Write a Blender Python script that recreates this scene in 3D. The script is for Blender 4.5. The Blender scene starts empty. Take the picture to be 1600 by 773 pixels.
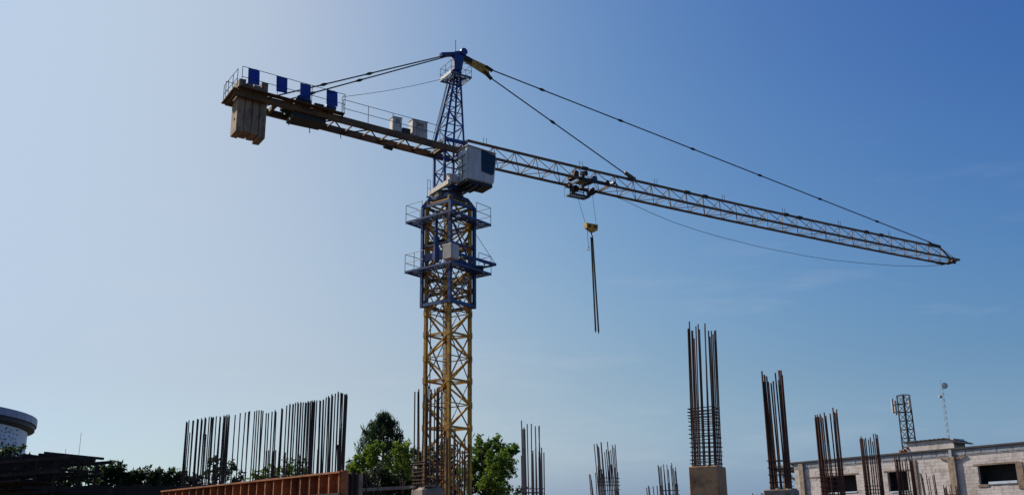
import bpy, bmesh, math, random
from mathutils import Vector, Matrix
R = math.radians
rnd = random.Random(7)
scn = bpy.context.scene
col = scn.collection
V = Vector

# ------------------------------------------------------------------ camera, sky, sun, exposure
EYE = 1.6
F_PX, PITCH, ROLL = 1569.8, 0.2871, -0.0121            # focal length in pixels of a 1600 px wide picture
_F = V((0, math.cos(PITCH), math.sin(PITCH))); _R = V((1, 0, 0)); _U = V((0, -math.sin(PITCH), math.cos(PITCH)))
CR = _R * math.cos(ROLL) + _U * math.sin(ROLL); CU = _U * math.cos(ROLL) - _R * math.sin(ROLL)
cam = bpy.data.objects.new('camera', bpy.data.cameras.new('camera')); col.objects.link(cam)
cam.data.sensor_width = 36; cam.data.lens = F_PX / 1600 * 36; cam.data.clip_end = 9000; cam.data.clip_start = .1
M3 = Matrix((CR, CU, -_F)).transposed()
cam.matrix_world = Matrix.Translation((0, 0, EYE)) @ M3.to_4x4()
scn.camera = cam
def ray(x, y): return _F * F_PX + CR * (x - 800) - CU * (y - 386.5)
def at(x, y, Y):
    d = ray(x, y); p = d * (Y / d.y); return V((p.x, p.y, p.z + EYE))
def atz(x, y, z):
    d = ray(x, y); p = d * ((z - EYE) / d.z); return V((p.x, p.y, z))
def onplane(x, y, p0, n):
    d = ray(x, y); e = V((0, 0, EYE)); return e + d * ((p0 - e).dot(n) / d.dot(n))

SUN_AZ, SUN_EL = R(-60), R(40)                          # azimuth clockwise from +Y
S = V((math.sin(SUN_AZ) * math.cos(SUN_EL), math.cos(SUN_AZ) * math.cos(SUN_EL), math.sin(SUN_EL)))
w = bpy.data.worlds.new("World"); scn.world = w; w.use_nodes = True
wt = w.node_tree; bg = wt.nodes['Background']
sky = wt.nodes.new('ShaderNodeTexSky'); sky.sky_type = 'NISHITA'; sky.sun_disc = False
sky.sun_elevation = SUN_EL; sky.sun_rotation = SUN_AZ
sky.altitude = 100; sky.air_density = 1.0; sky.dust_density = 4.0; sky.ozone_density = 1.5
bg.inputs['Strength'].default_value = .1
# the photograph's deep, contrasty sky: one tone curve per channel over the whole sky, capped near the sun
sep = wt.nodes.new('ShaderNodeSeparateColor'); com = wt.nodes.new('ShaderNodeCombineColor')
def _math(op, a, b):
    m = wt.nodes.new('ShaderNodeMath'); m.operation = op; m.inputs[1].default_value = b; wt.links.new(a, m.inputs[0]); return m.outputs[0]
wt.links.new(sky.outputs[0], sep.inputs[0])
def _cap(a, top):                                       # soft shoulder: a / (1 + (a / top)^3)^(1/3)
    d = _math('POWER', _math('ADD', _math('POWER', _math('MULTIPLY', a, 1 / top), 3.0), 1.0), 1 / 3)
    q = wt.nodes.new('ShaderNodeMath'); q.operation = 'DIVIDE'; wt.links.new(a, q.inputs[0]); wt.links.new(d, q.inputs[1]); return q.outputs[0]
for i, (g_, k_, top) in enumerate(((2.302, 4.54, 4.97), (1.898, 3.054, 6.23), (1.141, 1.594, 8.33))):
    wt.links.new(_cap(_math('MULTIPLY', _math('POWER', _math('MULTIPLY', sep.outputs[i], .1), g_), k_ * 10), top), com.inputs[i])
# very thin high wisps of cloud, all over the sky
tc = wt.nodes.new('ShaderNodeTexCoord'); mp = wt.nodes.new('ShaderNodeMapping'); mp.inputs['Scale'].default_value = (2.2, 2.2, 13)
nz = wt.nodes.new('ShaderNodeTexNoise'); nz.inputs['Scale'].default_value = 2.1; nz.inputs['Detail'].default_value = 7; nz.inputs['Roughness'].default_value = .6
rp = wt.nodes.new('ShaderNodeMapRange'); rp.inputs[1].default_value = .56; rp.inputs[2].default_value = .85; rp.inputs[3].default_value = 0; rp.inputs[4].default_value = .22
mx = wt.nodes.new('ShaderNodeMix'); mx.data_type = 'RGBA'; mx.inputs[7].default_value = (6.2, 6.6, 7.0, 1)
L = wt.links.new
sx = wt.nodes.new('ShaderNodeSeparateXYZ'); L(tc.outputs['Generated'], sx.inputs[0])
L(tc.outputs['Generated'], mp.inputs[0]); L(mp.outputs[0], nz.inputs['Vector']); L(nz.outputs[0], rp.inputs[0])
lo_ = wt.nodes.new('ShaderNodeMapRange'); lo_.inputs[1].default_value = .22; lo_.inputs[2].default_value = .38; lo_.inputs[3].default_value = 1; lo_.inputs[4].default_value = 0
lm = wt.nodes.new('ShaderNodeMath'); lm.operation = 'MULTIPLY'; L(sx.outputs[2], lo_.inputs[0]); L(lo_.outputs[0], lm.inputs[0]); L(rp.outputs[0], lm.inputs[1]); L(lm.outputs[0], mx.inputs[0]); hr = wt.nodes.new('ShaderNodeMapRange'); hr.interpolation_type = 'SMOOTHSTEP'; hr.inputs[1].default_value = -.02; hr.inputs[2].default_value = .177; hr.inputs[3].default_value = .143; hr.inputs[4].default_value = 0
hm = wt.nodes.new('ShaderNodeMix'); hm.data_type = 'RGBA'; hm.inputs[7].default_value = (11.4, 18.6, 26.5, 1)
L(sx.outputs[2], hr.inputs[0]); L(hr.outputs[0], hm.inputs[0]); L(com.outputs[0], hm.inputs[6]); L(hm.outputs[2], mx.inputs[6]); L(mx.outputs[2], bg.inputs['Color'])
sl = bpy.data.lights.new('sun', 'SUN'); sl.energy = 5.0; sl.angle = R(.5); sl.color = (1, .93, .82)
so = bpy.data.objects.new('sun', sl); col.objects.link(so); so.location = (-60, 0, 60)
so.rotation_euler = S.to_track_quat('Z', 'Y').to_euler()
scn.view_settings.view_transform = 'Standard'; scn.view_settings.look = 'None'
scn.view_settings.exposure = 0.0; scn.view_settings.gamma = 1

# ------------------------------------------------------------------ materials
def mat(name, c1, c2=None, rough=.7, metal=0, scale=2.5, lo=.45, hi=.65, bump=.0, bscale=30, c3=None, spec=.5, detail=6, stretch=(1, 1, 1)):
    """c1 with patches of c2 (wear) and fine speckle towards c3; world-space noise so that repeats differ"""
    m = bpy.data.materials.new(name); m.use_nodes = True
    t = m.node_tree; b = t.nodes['Principled BSDF']; l = t.links.new
    b.inputs['Roughness'].default_value = rough; b.inputs['Metallic'].default_value = metal
    b.inputs['Specular IOR Level'].default_value = spec
    g = t.nodes.new('ShaderNodeNewGeometry')
    mpn = t.nodes.new('ShaderNodeMapping'); mpn.inputs['Scale'].default_value = stretch; l(g.outputs['Position'], mpn.inputs[0])
    n = t.nodes.new('ShaderNodeTexNoise'); n.inputs['Scale'].default_value = scale; n.inputs['Detail'].default_value = detail; n.inputs['Roughness'].default_value = .65
    l(mpn.outputs[0], n.inputs['Vector'])
    mr = t.nodes.new('ShaderNodeMapRange'); mr.inputs[1].default_value = lo; mr.inputs[2].default_value = hi
    l(n.outputs[0], mr.inputs[0])
    mix = t.nodes.new('ShaderNodeMix'); mix.data_type = 'RGBA'
    mix.inputs[6].default_value = (*c1, 1); mix.inputs[7].default_value = (*(c2 or c1), 1)
    l(mr.outputs[0], mix.inputs[0]); out = mix.outputs[2]
    n2 = t.nodes.new('ShaderNodeTexNoise'); n2.inputs['Scale'].default_value = bscale; n2.inputs['Detail'].default_value = 4
    l(mpn.outputs[0], n2.inputs['Vector'])
    if c3:
        mr2 = t.nodes.new('ShaderNodeMapRange'); mr2.inputs[1].default_value = .5; mr2.inputs[2].default_value = .72; mr2.inputs[4].default_value = .8
        l(n2.outputs[0], mr2.inputs[0])
        mix2 = t.nodes.new('ShaderNodeMix'); mix2.data_type = 'RGBA'; mix2.inputs[7].default_value = (*c3, 1)
        l(out, mix2.inputs[6]); l(mr2.outputs[0], mix2.inputs[0]); out = mix2.outputs[2]
    l(out, b.inputs['Base Color'])
    if bump:
        bp = t.nodes.new('ShaderNodeBump'); bp.inputs['Strength'].default_value = bump; bp.inputs['Distance'].default_value = .02
        l(n2.outputs[0], bp.inputs['Height']); l(bp.outputs[0], b.inputs['Normal'])
    return m
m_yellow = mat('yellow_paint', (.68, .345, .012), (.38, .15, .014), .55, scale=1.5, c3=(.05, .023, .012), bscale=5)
m_steelbar = mat('grey_rebar', (.10, .085, .082), (.06, .045, .042), .6, scale=2, c3=(.14, .11, .10), bscale=6)
m_redbar = mat('red_rebar', (.095, .033, .018), (.05, .02, .014), .85, scale=2.3, c3=(.14, .05, .025), bscale=7)
m_jib = mat('shaded_worn_yellow', (.13, .066, .015), (.045, .023, .012), .6, scale=1.3, c3=(.07, .035, .02), bscale=7)  # yellow darkened to look like the jib's shaded side; patches are wear
m_diag = mat('sunlit_worn_yellow', (.34, .20, .06), (.16, .085, .03), .6, scale=1.3, c3=(.07, .035, .02), bscale=7)  # lighter copy of the jib paint, imitates sunlight on the diagonals
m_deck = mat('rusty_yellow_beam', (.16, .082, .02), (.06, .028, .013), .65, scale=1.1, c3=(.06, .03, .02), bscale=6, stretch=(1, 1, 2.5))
m_blue = mat('blue_paint', (.014, .045, .21), (.02, .035, .11), .45, scale=1.6, c3=(.05, .05, .06), bscale=8)
m_bluegrey = mat('worn_blue_paint', (.022, .068, .23), (.025, .045, .11), .5, scale=2, c3=(.045, .05, .065), bscale=10)
m_panel = mat('blue_sheet', (.012, .05, .27), (.02, .06, .24), .6, scale=1.5)
m_rail = mat('galvanised_rail', (.09, .10, .12), (.06, .06, .065), .5, metal=.3, scale=3)
m_dark = mat('greasy_steel', (.014, .013, .012), (.028, .018, .012), .6, scale=3)
m_cable = mat('steel_cable', (.03, .03, .033), (.045, .04, .04), .5, scale=3)
m_white = mat('white_paint', (.60, .555, .50), (.50, .455, .41), .5, scale=1.8, c3=(.38, .33, .28), bscale=5, stretch=(1, 1, .3))
m_beige = mat('beige_paint', (.60, .51, .42), (.44, .36, .29), .55, scale=2, c3=(.3, .25, .2), bscale=7, stretch=(1, 1, .35))
m_litglass = mat('sunlit_glass', (.40, .46, .48), (.48, .53, .54), .1, scale=1.2)  # pale base colour imitates sun and sky reflected in the door panes
m_glass = mat('tinted_glass', (.008, .018, .042), (.012, .024, .05), .08, scale=1, spec=.35)
m_ballast = mat('ballast_concrete', (.37, .255, .155), (.18, .12, .075), .9, scale=1.3, c3=(.09, .066, .047), bscale=4, bump=.4, stretch=(1, 1, .5))
m_conc = mat('column_concrete', (.48, .26, .125), (.36, .19, .09), .9, scale=1.6, c3=(.10, .065, .045), bscale=3.2, bump=.15)
m_greyconc = mat('grey_concrete', (.36, .27, .20), (.23, .165, .12), .9, scale=3, c3=(.13, .10, .08), bscale=5, bump=.2)
m_rust = mat('rebar_rust', (.070, .030, .018), (.028, .016, .012), .85, scale=2.3, c3=(.11, .045, .024), bscale=7)
m_darkrust = mat('dark_rebar', (.035, .022, .018), (.02, .016, .015), .85, scale=2.3)
m_orange = mat('formwork_rust', (.50, .165, .05), (.27, .085, .03), .8, scale=3, c3=(.17, .065, .03), bscale=11, bump=.2)
m_timber = mat('dark_timber', (.020, .012, .009), (.011, .008, .007), .85, scale=4, c3=(.04, .02, .013), bscale=9)
m_block = mat('pale_block', (.62, .545, .50), (.49, .42, .375), .92, scale=.6, c3=(.30, .245, .21), bscale=2.2, bump=.5)
m_mortar = mat('mortar', (.53, .46, .41), (.41, .345, .30), .95, scale=2, c3=(.25, .2, .17), bscale=16, bump=.5)
m_band = mat('grey_render', (.33, .34, .36), (.24, .24, .25), .9, scale=2, c3=(.17, .16, .16), bscale=8)
m_brown = mat('brown_render', (.27, .19, .135), (.17, .115, .08), .9, scale=2, c3=(.11, .075, .05), bscale=8)
m_roof = mat('dark_roof_sheet', (.05, .045, .045), (.08, .06, .05), .8, scale=3)
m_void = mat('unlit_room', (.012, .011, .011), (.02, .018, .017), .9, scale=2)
m_sill = mat('pale_blue_sill', (.55, .62, .68), (.42, .48, .54), .6, scale=3)
m_drum = mat('pale_cladding', (.66, .69, .74), (.58, .61, .66), .5, scale=.5)
m_fascia = mat('grey_fascia', (.30, .31, .40), (.25, .26, .33), .5, scale=.6)
m_ground = mat('dry_earth', (.06, .042, .028), (.042, .03, .021), .95, scale=.25, c3=(.085, .06, .042), bscale=3, bump=.4)
m_galv = mat('pale_mast_steel', (.45, .46, .47), (.33, .33, .34), .5, metal=.2, scale=1)
m_bark = mat('bark', (.06, .042, .03), (.035, .027, .02), .95, scale=3, bump=.4)
def shade_each(m, lo, hi):
    t = m.node_tree; b = t.nodes['Principled BSDF']; src = b.inputs['Base Color'].links[0].from_socket
    oi = t.nodes.new('ShaderNodeObjectInfo'); r_ = t.nodes.new('ShaderNodeMapRange'); r_.inputs[3].default_value = lo; r_.inputs[4].default_value = hi
    h = t.nodes.new('ShaderNodeHueSaturation'); t.links.new(oi.outputs['Random'], r_.inputs[0]); t.links.new(r_.outputs[0], h.inputs['Value']); t.links.new(src, h.inputs['Color']); t.links.new(h.outputs[0], b.inputs['Base Color'])
for m_, a_, b_ in ((m_block, .93, 1.06), (m_orange, .65, 1.15), (m_rust, .6, 1.7), (m_darkrust, .6, 1.4), (m_steelbar, .6, 1.5), (m_redbar, .6, 1.5), (m_jib, .7, 1.4), (m_yellow, .75, 1.1), (m_timber, .6, 1.6)): shade_each(m_, a_, b_)
def leafmat(name, c1, c2, c3):
    m = mat(name, c1, c2, .55, scale=.8, lo=.4, hi=.6, c3=c3, bscale=3.5, spec=.25)
    t = m.node_tree; b = t.nodes['Principled BSDF']; o = t.nodes['Material Output']
    tr = t.nodes.new('ShaderNodeBsdfTranslucent'); ms = t.nodes.new('ShaderNodeMixShader'); ms.inputs[0].default_value = .5
    src = b.inputs['Base Color'].links[0].from_socket
    t.links.new(src, tr.inputs[0]); t.links.new(b.outputs[0], ms.inputs[1]); t.links.new(tr.outputs[0], ms.inputs[2]); t.links.new(ms.outputs[0], o.inputs[0])
    return m
m_leaf_dark = leafmat('dark_leaves', (.025, .045, .018), (.04, .065, .022), (.06, .085, .025))
m_leaf_mid = leafmat('green_leaves', (.06, .115, .018), (.105, .165, .025), (.15, .21, .03))
m_leaf_bright = leafmat('bright_leaves', (.13, .21, .02), (.18, .25, .03), (.08, .14, .018))
m_needle = leafmat('needles', (.03, .055, .025), (.045, .075, .03), (.05, .08, .03))

# ------------------------------------------------------------------ helpers
def link(o, parent=None):
    col.objects.link(o)
    if parent: o.parent = parent
    return o
def thing(name, label, cat, loc=(0, 0, 0), group=None, rz=0):
    o = bpy.data.objects.new(name, None); o.empty_display_size = .3; link(o)
    o.location = loc; o.rotation_euler = (0, 0, rz); o['label'] = label; o['category'] = cat; o['kind'] = 'thing'
    if group: o['group'] = group
    return o
def frame(p, q, roll=None):
    """matrix whose Z runs p -> q (not scaled)"""
    d = (q - p); z = d.normalized()
    x = roll if roll is not None else (V((0, 0, 1)) if abs(z.z) < .95 else V((1, 0, 0)))
    y = z.cross(x).normalized(); x = y.cross(z).normalized()
    return Matrix(((x.x, y.x, z.x, p.x), (x.y, y.y, z.y, p.y), (x.z, y.z, z.z, p.z), (0, 0, 0, 1))), d.length
class MB:
    def __init__(s): s.bm = bmesh.new()
    def box(s, m, sx, sy, sz, bev=0):
        g = bmesh.ops.create_cube(s.bm, size=1, matrix=m @ Matrix.Diagonal((sx, sy, sz, 1)))
        if bev:
            es = list({e for v in g['verts'] for e in v.link_edges})
            bmesh.ops.bevel(s.bm, geom=es, offset=bev, segments=1, affect='EDGES')
        return s
    def at(s, c, sx, sy, sz, rz=0, bev=0): return s.box(Matrix.Translation(c) @ Matrix.Rotation(rz, 4, 'Z'), sx, sy, sz, bev)
    def bar(s, p, q, w, h=None, roll=None, bev=0):
        m, l = frame(p, q, roll); return s.box(m @ Matrix.Translation((0, 0, l / 2)), h or w, w, l, bev)
    def rod(s, p, q, r, r2=None, n=8):
        m, l = frame(p, q)
        bmesh.ops.create_cone(s.bm, cap_ends=True, segments=n, radius1=r, radius2=r if r2 is None else r2, depth=l, matrix=m @ Matrix.Translation((0, 0, l / 2)))
        return s
    def path(s, pts, r, n=6):
        for a, b in zip(pts, pts[1:]): s.rod(a, b, r, n=n)
        return s
    def tube(s, pts, rad, n=8):
        rings = []
        for i, p in enumerate(pts):
            d = (pts[min(i + 1, len(pts) - 1)] - pts[max(i - 1, 0)])
            m, _ = frame(p, p + d)
            rings.append([s.bm.verts.new(m @ V((math.cos(2 * math.pi * k / n) * rad[i], math.sin(2 * math.pi * k / n) * rad[i], 0))) for k in range(n)])
        for a, b in zip(rings, rings[1:]):
            for k in range(n): s.bm.faces.new((a[k], a[(k + 1) % n], b[(k + 1) % n], b[k]))
        s.bm.faces.new(rings[0][::-1]); s.bm.faces.new(rings[-1])
        return s
    def prism(s, poly, off):
        a = [s.bm.verts.new(p) for p in poly]; b = [s.bm.verts.new(p + off) for p in poly]; n = len(poly)
        s.bm.faces.new(a); s.bm.faces.new(b[::-1])
        for i in range(n): s.bm.faces.new((a[(i + 1) % n], a[i], b[i], b[(i + 1) % n]))
        return s
    def lathe(s, prof, n=32, c=V((0, 0, 0))):
        rings = [[s.bm.verts.new(c + V((r * math.cos(2 * math.pi * k / n), r * math.sin(2 * math.pi * k / n), z))) for k in range(n)] for r, z in prof]
        for a, b in zip(rings, rings[1:]):
            for k in range(n): s.bm.faces.new((a[k], a[(k + 1) % n], b[(k + 1) % n], b[k]))
        s.bm.faces.new(rings[0][::-1]); s.bm.faces.new(rings[-1])
        return s
    def mesh(s, name, m):
        bmesh.ops.recalc_face_normals(s.bm, faces=s.bm.faces)
        me = bpy.data.meshes.new(name); s.bm.to_mesh(me); s.bm.free(); me.materials.append(m); return me
    def build(s, name, m, parent=None): return link(bpy.data.objects.new(name, s.mesh(name, m)), parent)
_unit = {}
def unit(kind, m):
    k = (kind, m.name)
    if k not in _unit:
        b = MB()
        if kind == 'box': b.box(Matrix.Translation((0, 0, .5)), 1, 1, 1)
        else: b.rod(V((0, 0, 0)), V((0, 0, 1)), .5, n=6)
        _unit[k] = b.mesh(kind + '_' + m.name, m)
    return _unit[k]
def piece(name, p, q, w, m, parent, h=None, kind='box', roll=None):
    """one straight bar as an object of its own, sharing its mesh with its likes"""
    o = bpy.data.objects.new(name, unit(kind, m)); fm, l = frame(p, q, roll)
    o.parent = parent; o.matrix_basis = fm @ Matrix.Diagonal((h or w, w, l, 1)); col.objects.link(o); return o

# ------------------------------------------------------------------ ground
b = MB(); n = 24
vs = [[b.bm.verts.new((-4000 + 8000 * i / n, -4000 + 8000 * j / n, 0)) for j in range(n + 1)] for i in range(n + 1)]
for i in range(n):
    for j in range(n): b.bm.faces.new((vs[i][j], vs[i + 1][j], vs[i + 1][j + 1], vs[i][j + 1]))
g = b.build('ground', m_ground); g['kind'] = 'structure'

# ------------------------------------------------------------------ tower crane
CX = V((-3.564, 54.013, 0)); AL = 0.5644
D = V((math.cos(AL), math.sin(AL), 0)); N = V((math.sin(AL), -math.cos(AL), 0)); Z = V((0, 0, 1))
def J(s, n_, z): return D * s + N * n_ + Z * (z + EYE)          # along the jib, across it (towards the viewer), height above the eye
PH = R(7.7)
def Cc(r, k, z): a = PH + k * math.pi / 2; return V((math.cos(a) * r, math.sin(a) * r, z))     # corner k: 0 right, 1 back, 2 left, 3 front
crane = thing('tower_crane', 'tall tower crane with yellow lattice mast, blue climbing frame and white cab', 'tower crane', CX)

# mast -------------------------------------------------------
MR, ZTOP, SEC = 1.2, 20.3, 2.507
b = MB(); e1 = (Cc(1, 0, 0) - Cc(1, 3, 0)).normalized()
for k in range(4): b.bar(Cc(MR, k, .3), Cc(MR, k, ZTOP), .17, .17, roll=e1)
b.at(V((0, 0, .15)), 3.4, 3.4, .3, PH + R(45))
mast = b.build('mast', m_yellow, crane)
nsec = 8
for i in range(nsec + 1):
    z = SEC * i + .03
    if z > ZTOP: break
    for k in range(4):
        a, c = Cc(MR, k, z), Cc(MR, (k + 1) % 4, z)
        if z > 1: piece('brace', a, c, .08, m_yellow, mast, .10)
        side, mid = (k, (k + 1) % 4) if k in (1, 3) else ((k + 1) % 4, k)      # nodes stand on the front and back legs
        if z + SEC <= ZTOP + .3:
            A, B_, Mm = Cc(MR, side, z), Cc(MR, side, z + SEC), Cc(MR, mid, z + SEC / 2)
            piece('brace', A, Mm, .085, m_yellow, mast, .085); piece('brace', B_, Mm, .085, m_yellow, mast, .085)
            piece('brace', Cc(MR, k, z + SEC / 2), Cc(MR, (k + 1) % 4, z + SEC / 2), .05, m_yellow, mast, .05)
    if z > 1:
        piece('brace', Cc(MR, 0, z), Cc(MR, 2, z), .05, m_yellow, mast, .05); piece('brace', Cc(MR, 1, z - .06), Cc(MR, 3, z - .06), .05, m_yellow, mast, .05)
    if z + SEC < ZTOP:
        for side in (0, 2):
            a_, c_ = (z, z + SEC) if i % 2 else (z + SEC, z)
            piece('brace', Cc(MR * .97, side, a_), Cc(MR * .97, 1, c_), .055, m_jib, mast, .055)
            piece('brace', Cc(MR * .97, side, c_), Cc(MR * .97, 3, a_), .04, m_jib, mast, .04)
    for k in (0, 2):
        if SEC * i + SEC / 2 < ZTOP: 
            c = Cc(MR, k, SEC * i + SEC / 2); piece('gusset', c - Z * .16, c + Z * .16, .2, m_yellow, mast, .22, roll=e1)
    for k in range(4):
        c = Cc(MR, k, z + .02); piece('joint_sleeve', c - Z * .16, c + Z * .16, .215, m_yellow, mast, .215, roll=e1)
b = MB()                                                   # ladder inside the mast
la = Cc(.72, 1, 0); lx = V((.2, 0, 0))
b.bar(la - lx + Z * .3, la - lx + Z * 20, .045); b.bar(la + lx + Z * .3, la + lx + Z * 20, .045)
z = .6
while z < 20: b.rod(la - lx + Z * z, la + lx + Z * z, .016, n=5); z += .3
b.build('ladder', m_jib, mast)
b = MB(); b.path([Cc(.95, 2, 1), Cc(.95, 2, 14)], .03); b.build('power_cable', m_cable, mast)

# climbing frame ---------------------------------------------
CRd, CB, CT = 1.45, 12.5 + EYE, 18.35 + EYE
b = MB()
for k in range(4):
    b.bar(Cc(CRd, k, CB), Cc(CRd, k, CT), .16, .16, roll=e1)
    b.bar(Cc(CRd, k, CB + .12), Cc(CRd, (k + 1) % 4, CB + .12), .14, .18)
    b.bar(Cc(1.02, k, CT + .46), Cc(1.02, (k + 1) % 4, CT + .46), .14, .22)
    b.bar(Cc(CRd, k, CT - .06), Cc(1.0, k, CT + .52), .16, .2)
    b.bar(Cc(CRd * .98, k, CT - .1).lerp(Cc(1.0, k, CT + .46), .1), Cc(CRd * .98, (k + 1) % 4, CT - .1).lerp(Cc(1.0, (k + 1) % 4, CT + .46), .1), .1, .16)
frm = b.build('climbing_frame', m_bluegrey, crane)
zs = [CB + .15, 14.5 + EYE, 17.38 + EYE]
for k in range(4):
    for i, (z0, z1) in enumerate(zip(zs, zs[1:])):
        a, c = (k, (k + 1) % 4) if i % 2 == 0 else ((k + 1) % 4, k)
        piece('frame_brace', Cc(CRd, a, z0), Cc(CRd, c, z1), .065, m_blue, frm); piece('frame_brace', Cc(CRd * .98, c, z0), Cc(CRd * .98, a, z1), .04, m_dark, frm)
        if i == 1: piece('frame_brace', Cc(CRd, k, (z0 + z1) / 2), Cc(CRd, (k + 1) % 4, (z0 + z1) / 2), .07, m_blue, frm)
def platform(zf, rin, rout, sides):
    b = MB()
    for k in range(4):
        o0, o1, i0, i1 = Cc(rout, k, zf), Cc(rout, (k + 1) % 4, zf), Cc(rin, k, zf), Cc(rin, (k + 1) % 4, zf)
        b.bar(o0, o1, .06, .11); b.bar(i0, i1, .06, .09)
        for t in range(7): b.bar(o0.lerp(o1, t / 6), i0.lerp(i1, t / 6), .04, .05)
    pf = b.build('work_platform', m_bluegrey, frm)
    g_ = MB()                                               # open bar grating
    for k in range(4):
        o0, o1, i0, i1 = Cc(rout, k, zf + .05), Cc(rout, (k + 1) % 4, zf + .05), Cc(rin, k, zf + .05), Cc(rin, (k + 1) % 4, zf + .05)
        for t in range(1, 8): g_.bar(o0.lerp(i0, t / 8), o1.lerp(i1, t / 8), .018, .01)
        for t in range(1, 44): g_.bar(o0.lerp(o1, t / 44), i0.lerp(i1, t / 44), .014, .008)
    gr = g_.build('grating', m_rail, frm)
    for k, t0, t1 in sides:
        o0, o1 = Cc(rout, k, zf), Cc(rout, (k + 1) % 4, zf); a, c = o0.lerp(o1, t0), o0.lerp(o1, t1)
        for h in (.52, 1.02): piece('handrail', a + Z * h, c + Z * h, .035, m_rail, frm, kind='rod')
        m_ = max(1, round((c - a).length / .9))
        for i in range(m_ + 1):
            q = a.lerp(c, i / m_); piece('rail_post', q - Z * .1, q + Z * 1.02, .035, m_rail, frm, kind='rod')
allr = [(2, 0, .36), (1, .66, 1), (0, 0, .36), (3, .62, 1), (1, 0, .3), (0, .7, 1)]
platform(17.38 + EYE, 1.5, 2.4, allr); platform(14.5 + EYE, 1.5, 2.4, [(2, 0, .4), (1, .62, 1), (0, 0, .36), (3, .68, 1), (1, 0, .3)])
# cabinet on the front corner of the lower platform
c = Cc(2.0, 3, 14.72 + EYE)
b = MB(); b.at(c + Z * .42, .66, .62, .84, PH + R(45), .02); cab_box = b.build('control_cabinet', m_beige, frm)
b = MB(); b.at(c + Z * .42 + Cc(.325, 3.5, 0), .018, .52, .70, PH + R(-45)); b.at(c + Z * .42 + Cc(.318, 2.5, 0), .5, .018, .62, PH + R(-45)); b.build('cabinet_door', m_white, frm)
b = MB()                                                    # hydraulic jack and its cross beam
q0 = Cc(1.02, 2.5, 0)
b.rod(q0 + Z * (14.9 + EYE), q0 + Z * (16.4 + EYE), .15, n=12); b.rod(q0 + Z * (16.4 + EYE), q0 + Z * (17.9 + EYE), .09, n=10)
b.build('hydraulic_jack', m_blue, frm)
b = MB(); b.bar(Cc(1.35, 2, 15.3 + EYE), Cc(1.35, 3, 15.3 + EYE), .14, .4); b.build('cross_beam', m_blue, frm)
b = MB(); b.bar(Cc(1.35, 3, 15.1 + EYE), Cc(1.35, 0, 14.75 + EYE), .2, .3); b.build('cross_beam', m_blue, frm)
# outrigger for lifting in mast sections
tip = V((2.66, -.01, 14.95 + EYE))
b = MB(); b.bar(Cc(1.45, 3, 15.35 + EYE), tip, .09, .14); b.bar(Cc(1.45, 0, 14.75 + EYE), tip, .07, .1)
b.bar(Cc(1.45, 3, 15.35 + EYE).lerp(tip, .45), Cc(1.45, 0, 14.75 + EYE), .06); b.bar(Cc(1.45, 3, 15.35 + EYE).lerp(tip, .72), Cc(1.45, 0, 14.75 + EYE).lerp(tip, .5), .06)
outr = b.build('outrigger', m_bluegrey, frm)
piece('outrigger_stay', tip, Cc(CRd, 0, 16.95 + EYE), .03, m_cable, frm, kind='rod')
b = MB(); b.at(Cc(2.1, 0, 14.72 + EYE) + V((-.35, -.1, 0)), .42, .42, .42, PH, .02); b.build('oil_tank', m_dark, frm)
b = MB(); b.rod(Cc(1.75, 3.55, 14.6 + EYE), Cc(1.75, 3.55, 15.1 + EYE), .13, n=10); b.build('drum', m_bluegrey, frm)
# yellow crossheads seen inside the frame
for zz in (13.2, 14.0, 15.4, 16.2, 17.8):
    b = MB(); b.bar(Cc(1.0, 2, zz + EYE), Cc(1.0, 3, zz + EYE), .12, .16); b.bar(Cc(1.0, 1, zz + EYE), Cc(1.0, 0, zz + EYE), .12, .16); b.bar(Cc(1.3, 2, zz + EYE), Cc(1.0, 2, zz + EYE), .1, .2); b.bar(Cc(1.3, 3, zz + EYE), Cc(1.0, 3, zz + EYE), .1, .2); b.bar(Cc(1.3, 0, zz + EYE), Cc(1.0, 0, zz + EYE), .1, .2); b.build('crosshead', m_jib, frm)

# turntable --------------------------------------------------
b = MB()
b.lathe([(.7, 18.72 + EYE), (.86, 18.8 + EYE), (.86, 18.98 + EYE), (.78, 19.0 + EYE), (.8, 19.16 + EYE), (.7, 19.2 + EYE)], 28)
b.build('turntable', m_dark, crane)
b = MB()
for a_ in range(20):
    t = a_ * 2 * math.pi / 20; b.rod(V((0.83 * math.cos(t), .83 * math.sin(t), 18.97 + EYE)), V((0.83 * math.cos(t), .83 * math.sin(t), 19.03 + EYE)), .03, n=6)
b.build('bolt_ring', m_dark, crane)
b = MB(); p0 = J(.35, .55, 18.85); b.rod(p0, p0 + Z * .75, .2, n=12); b.rod(p0 + Z * .75, p0 + Z * 1.0, .13, n=10); b.build('slewing_motor', m_dark, crane)

# slewing tower ----------------------------------------------
b = MB(); SW = .62
cs = [(-SW, -SW), (-SW, SW), (SW, SW), (SW, -SW)]
for s_, n_ in cs: b.bar(J(s_, n_, 19.2), J(s_, n_, 22.35), .13, .13, roll=D)
for (a, c) in zip(cs, cs[1:] + cs[:1]):
    b.bar(J(*a, 22.2), J(*c, 22.2), .13, .2)
    b.bar(J(*a, 21.55), J(*c, 21.55), .1, .14)
slew = b.build('slewing_tower', m_blue, crane)
for (a, c) in zip(cs, cs[1:] + cs[:1]):
    for z0, z1 in ((19.5, 20.5), (20.5, 21.5)):
        piece('tower_brace', J(*a, z0), J(*c, z1), .06, m_blue, slew); a, c = c, a
    piece('tower_brace', J(*a, 20.5), J(*c, 20.5), .055, m_blue, slew)
b = MB()                                                    # base frame that carries the cab
b.bar(J(-.74, -.9, 19.32), J(-.74, 1.45, 19.32), .2, .26); b.build('base_beam', m_beige, slew)  # rear beam of the blue frame, painted pale to look sunlit
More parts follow.
